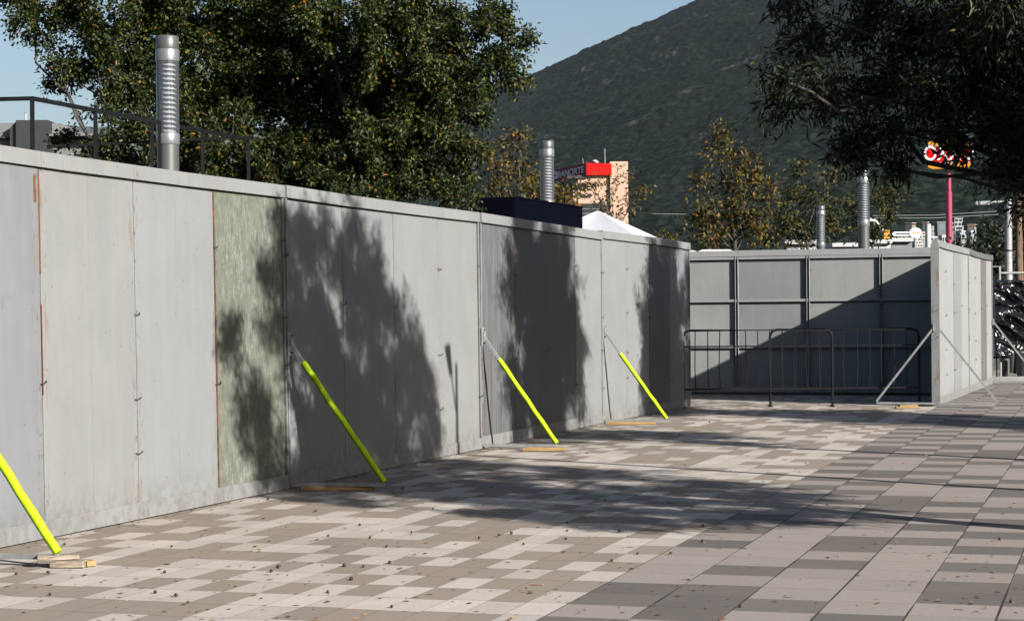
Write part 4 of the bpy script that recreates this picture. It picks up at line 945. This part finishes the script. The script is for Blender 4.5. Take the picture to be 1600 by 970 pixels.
# ------------------------------------------------------------------ black plastic, bollards and rail at the right
PY = 42.5
c0 = at(1551, 445, PY); c1 = at(1700, 445, PY)
zt = at(1575, 442, PY).z; zb = at(1575, 552, PY).z
def plastic():
    nx, nz = 170, 110; X, Z = np.meshgrid(np.linspace(0, c1.x-c0.x, nx), np.linspace(0, 1, nz))
    top = zt + .05*np.sin(X*5)+.06*vnoise(X*3, X*0+2, 91); bot = zb + .10*vnoise(X*4, X*0+7, 92) - .05
    ZZ = bot + (top-bot)*Z
    f1 = 1-np.abs(2*vnoise(X*2.2+ZZ*2.6, ZZ*3.6-X*.5, 93)-1); f2 = 1-np.abs(2*vnoise(X*6+ZZ*2+9, ZZ*8+X*3, 94)-1); f3 = 1-np.abs(2*vnoise(X*13-ZZ*5, ZZ*14, 95)-1)
    y = -(.20*f1**2 + .075*f2**2 + .012*f3**2) - .12*np.sin(math.pi*Z)
    ft = np.stack([X, y, ZZ], -1).reshape(-1, 3); bk_ = np.stack([X, y*.3+.16, ZZ], -1).reshape(-1, 3); vs = np.concatenate([ft, bk_])
    i = np.arange(nx*nz).reshape(nz, nx); q = np.stack([i[:-1, :-1], i[:-1, 1:], i[1:, 1:], i[1:, :-1]], -1).reshape(-1, 4)
    q2 = q[:, ::-1]+nx*nz; nn2 = nx*nz; sd_ = []
    rim = list(i[0, :]) + list(i[1:, -1]) + list(i[-1, ::-1][1:]) + list(i[::-1, 0][1:-1])
    for k in range(len(rim)): a, b_ = rim[k], rim[(k+1) % len(rim)]; sd_.append((a, a+nn2, b_+nn2, b_))
    me = bpy.data.meshes.new('black_plastic'); me.from_pydata(vs.tolist(), [], q.tolist()+q2.tolist()+[tuple(int(t) for t in s_) for s_ in sd_]); me.update()
    m = N('crumpled black plastic'); m.col((.010, .010, .011)); m.p.inputs['Roughness'].default_value = .16; m.p.inputs['Specular IOR Level'].default_value = .75
    m.bump(m.noise(m.coord((1, 1, 1)), 5, 2, .5, 1.5), .2, .03)
    me.materials.append(m.m); o = bpy.data.objects.new('plastic_sheet', me); COL.objects.link(o); o.location = (c0.x, PY, 0)
    me.polygons.foreach_set('use_smooth', [True]*len(me.polygons))
    tag(o, 'crumpled shiny black plastic wrapped over a fence at far right', 'plastic sheet')
plastic()
e = empty('pipe_fence', (c0.x, PY+.12, 0)); tag(e, 'grey pipe fence standing behind the black plastic', 'fence')
zz1 = at(1560, 416, PY).z; zz2 = at(1590, 426, PY).z; xm = at(1566, 416, PY).x-c0.x
mb = MB(); mb.tube([(-.6, .1, zz1), (xm, .1, zz1), (xm, .1, 0)], .025, 6); mb.build('post', M['galv'], e)
mb = MB(); mb.tube([(xm, .1, zz2), (c1.x-c0.x, .1, zz2)], .025, 6); mb.build('rail', M['galv'], e)
for k in (1.0, 2.0):
    mb = MB(); mb.tube([(k, .1, 0), (k, .1, zz2)], .025, 6); mb.build('post', M['galv'], e)
# black steel rack under the plastic
g0 = gnd(1556, 590); e = empty('steel_rack', (g0.x, g0.y, 0)); tag(e, 'black steel rack standing beside the end of the pale hoarding', 'rack')
for x in (-.10, .02, .12):
    mb = MB(); mb.box(x-.012, x+.012, -.012, .012, 0, 1.25); mb.build('upright', M['black'], e)
mb = MB(); mb.box(-.3, .30, -.02, .02, .42, .47); mb.build('crossbar', M['black'], e)
mb = MB(); mb.box(-.3, .30, -.02, .02, .93, .97); mb.build('crossbar', M['black'], e)
mb = MB(); mb.box(.16, .20, -.25, .25, 0, .38); mb.build('foot', M['black'], e)
g0 = gnd(1602, 597); e = empty('cabinet', (g0.x, g0.y, 0)); tag(e, 'small black cabinet cut by the right edge of the photo', 'cabinet')
mb = MB(); mb.box(-.07, .5, 0, .4, 0, .60); mb.build('body', M['black'], e); mb = MB(); mb.box(-.08, .5, -.012, .40, .60, .62); mb.build('lid', M['lamp_light'], e)
def bollard(px, py, label):
    g = gnd(px, py); e = empty('bollard', (g.x, g.y, 0)); tag(e, label, 'bollard', 'grey bollards under the black plastic')
    mb = MB(); mb.lathe([(.10, 0), (.10, .47)], 18); mb.build('body', M['lamp_dark'], e, smooth=True)
    mb = MB(); mb.lathe([(.102, .471), (.102, .53), (.09, .55)], 18); mb.build('white_band', M['sign_white'], e, smooth=True)
bollard(1571, 584, 'first grey bollard, nearest to the pale hoarding'); bollard(1583, 582, 'second grey bollard, in the middle of the row'); bollard(1592, 580, 'third grey bollard, partly behind the grey brace'); bollard(1602, 578, 'fourth grey bollard at the right edge')
k0 = gnd(1552, 599); 
mb = MB(); mb.box(0, 9, 0, .15, .002, .12); o = mb.build('kerb', M['conc'], bevel=.01); o.location = (k0.x-.1, k0.y+.5, 0); o.rotation_euler = (0, 0, R(-3)); tag(o, kind='structure')

# ------------------------------------------------------------------ litter
def litter():
    rn = np.random.default_rng(5); vs = []; fs = []; k = 0; n = 0
    while k < 1200:
        px, py = rn.uniform(-60, 1650), 640+340*rn.random()**.8; g = gnd(px, py)
        if g.y > 30: continue
        if k % 4 == 0:                       # drifted against the foot of the hoarding
            q_ = A_[0] + (A_[4]-A_[0])*rn.uniform(-.02, .9); g = q_ + Vector((.948, -.319, 0))*(.03+abs(rn.normal(0, .10)))
        a = rn.uniform(0, 6.28); ln = rn.uniform(.008, .026)*(1.4 if rn.random() < .1 else 1); wd = ln*rn.uniform(.2, .5); h = rn.uniform(.002, .008)
        ca, sa = math.cos(a), math.sin(a)
        for (x, y, z) in ((-ln, 0, .002), (0, wd, .002+h), (ln, 0, .003+h*.5), (0, -wd, .003)): vs.append((g.x+x*ca-y*sa, g.y+x*sa+y*ca, z))
        fs.append((n, n+1, n+2, n+3)); n += 4; k += 1
    mb = MB(); mb.add(vs, fs)
    m = leaves('dry leaf litter', [(0, (.05, .03, .018)), (.5, (.12, .06, .025)), (.85, (.26, .10, .03)), (1, (.38, .30, .15))], .8, .05, .2)
    tag(mb.build('leaf_litter', m), kind='stuff')
litter()
M['pod'] = simple('dark seed pod', (.022, .014, .010), .5, var=.3, scale=60)
M['pod_husk'] = simple('orange husk', (.40, .17, .05), .7, var=.2, scale=60)
def pods():
    rn = random.Random(12)
    mb = MB(); mb.lathe([(.002, .0), (.008, .002), (.0115, .008), (.0105, .014), (.005, .019), (.001, .021)], 9); me = mb.build('seed_pod', M['pod'], smooth=True)
    mb = MB(); mb.lathe([(.004, 0), (.009, .002), (.007, .005)], 7, (.010, -.004, 0)); hk = mb.build('husk', M['pod_husk'], me)
    first = True
    spots = [(513, 838), (578, 841), (604, 855), (538, 885), (568, 886), (780, 838), (434, 887), (643, 832), (419, 781), (443, 781), (493, 800), (562, 821), (818, 851), (886, 830), (886, 817), (968, 831), (996, 866), (1048, 866), (956, 877), (549, 906), (275, 932), (294, 943), (436, 887), (612, 949), (512, 925), (799, 834)]
    while len(spots) < 62:
        px, py = rn.uniform(-20, 1600), 650+310*rn.random()**1.15
        if gnd(px, py).y < 29: spots.append((px, py))
    for px, py in spots:
        g = gnd(px, py); o = me if first else copy_tree(me); first = False
        o.location = (g.x, g.y, .001); o.rotation_euler = (rn.uniform(-.3, .3)*0, 0, rn.uniform(0, 6.3)); s_ = rn.uniform(.6, 1.0); o.scale = (s_, s_, s_)
        tag(o, 'small dark fallen seed pod lying on the plaza paving', 'seed pod', 'dark seed pods scattered on the paving')
pods()

# ------------------------------------------------------------------ air
HZM = bpy.data.materials.new('air'); HZM.use_nodes = True; t_ = HZM.node_tree; t_.nodes.remove(t_.nodes['Principled BSDF'])
pvn = t_.nodes.new('ShaderNodeVolumePrincipled'); pvn.inputs['Density'].default_value = .000018; pvn.inputs['Color'].default_value = (.72, .82, 1, 1)
t_.links.new(pvn.outputs[0], t_.nodes['Material Output'].inputs['Volume'])
mb = MB(); mb.box(-4200, 4200, -900, 8400, -1.1, 760); hz = mb.build('haze', HZM); tag(hz, kind='stuff')

# ------------------------------------------------------------------ overhead wires before the mountain
e = empty('power_line', tuple(at(1380, 486, 300).xy) + (0,)); tag(e, 'faint overhead wires crossing in front of the mountain', 'power line')
for (xa, ya, xb, yb) in ((1360, 337, 1560, 330), (1360, 341, 1560, 335), (1020, 334, 1160, 331)):
    a = at(xa, ya, 300) - e.location; b_ = at(xb, yb, 300) - e.location
    mb = MB(); mb.tube([a, (a+b_)/2-Vector((0, 0, .25)), b_], .035, 4); mb.build('wire', M['galv'], e)
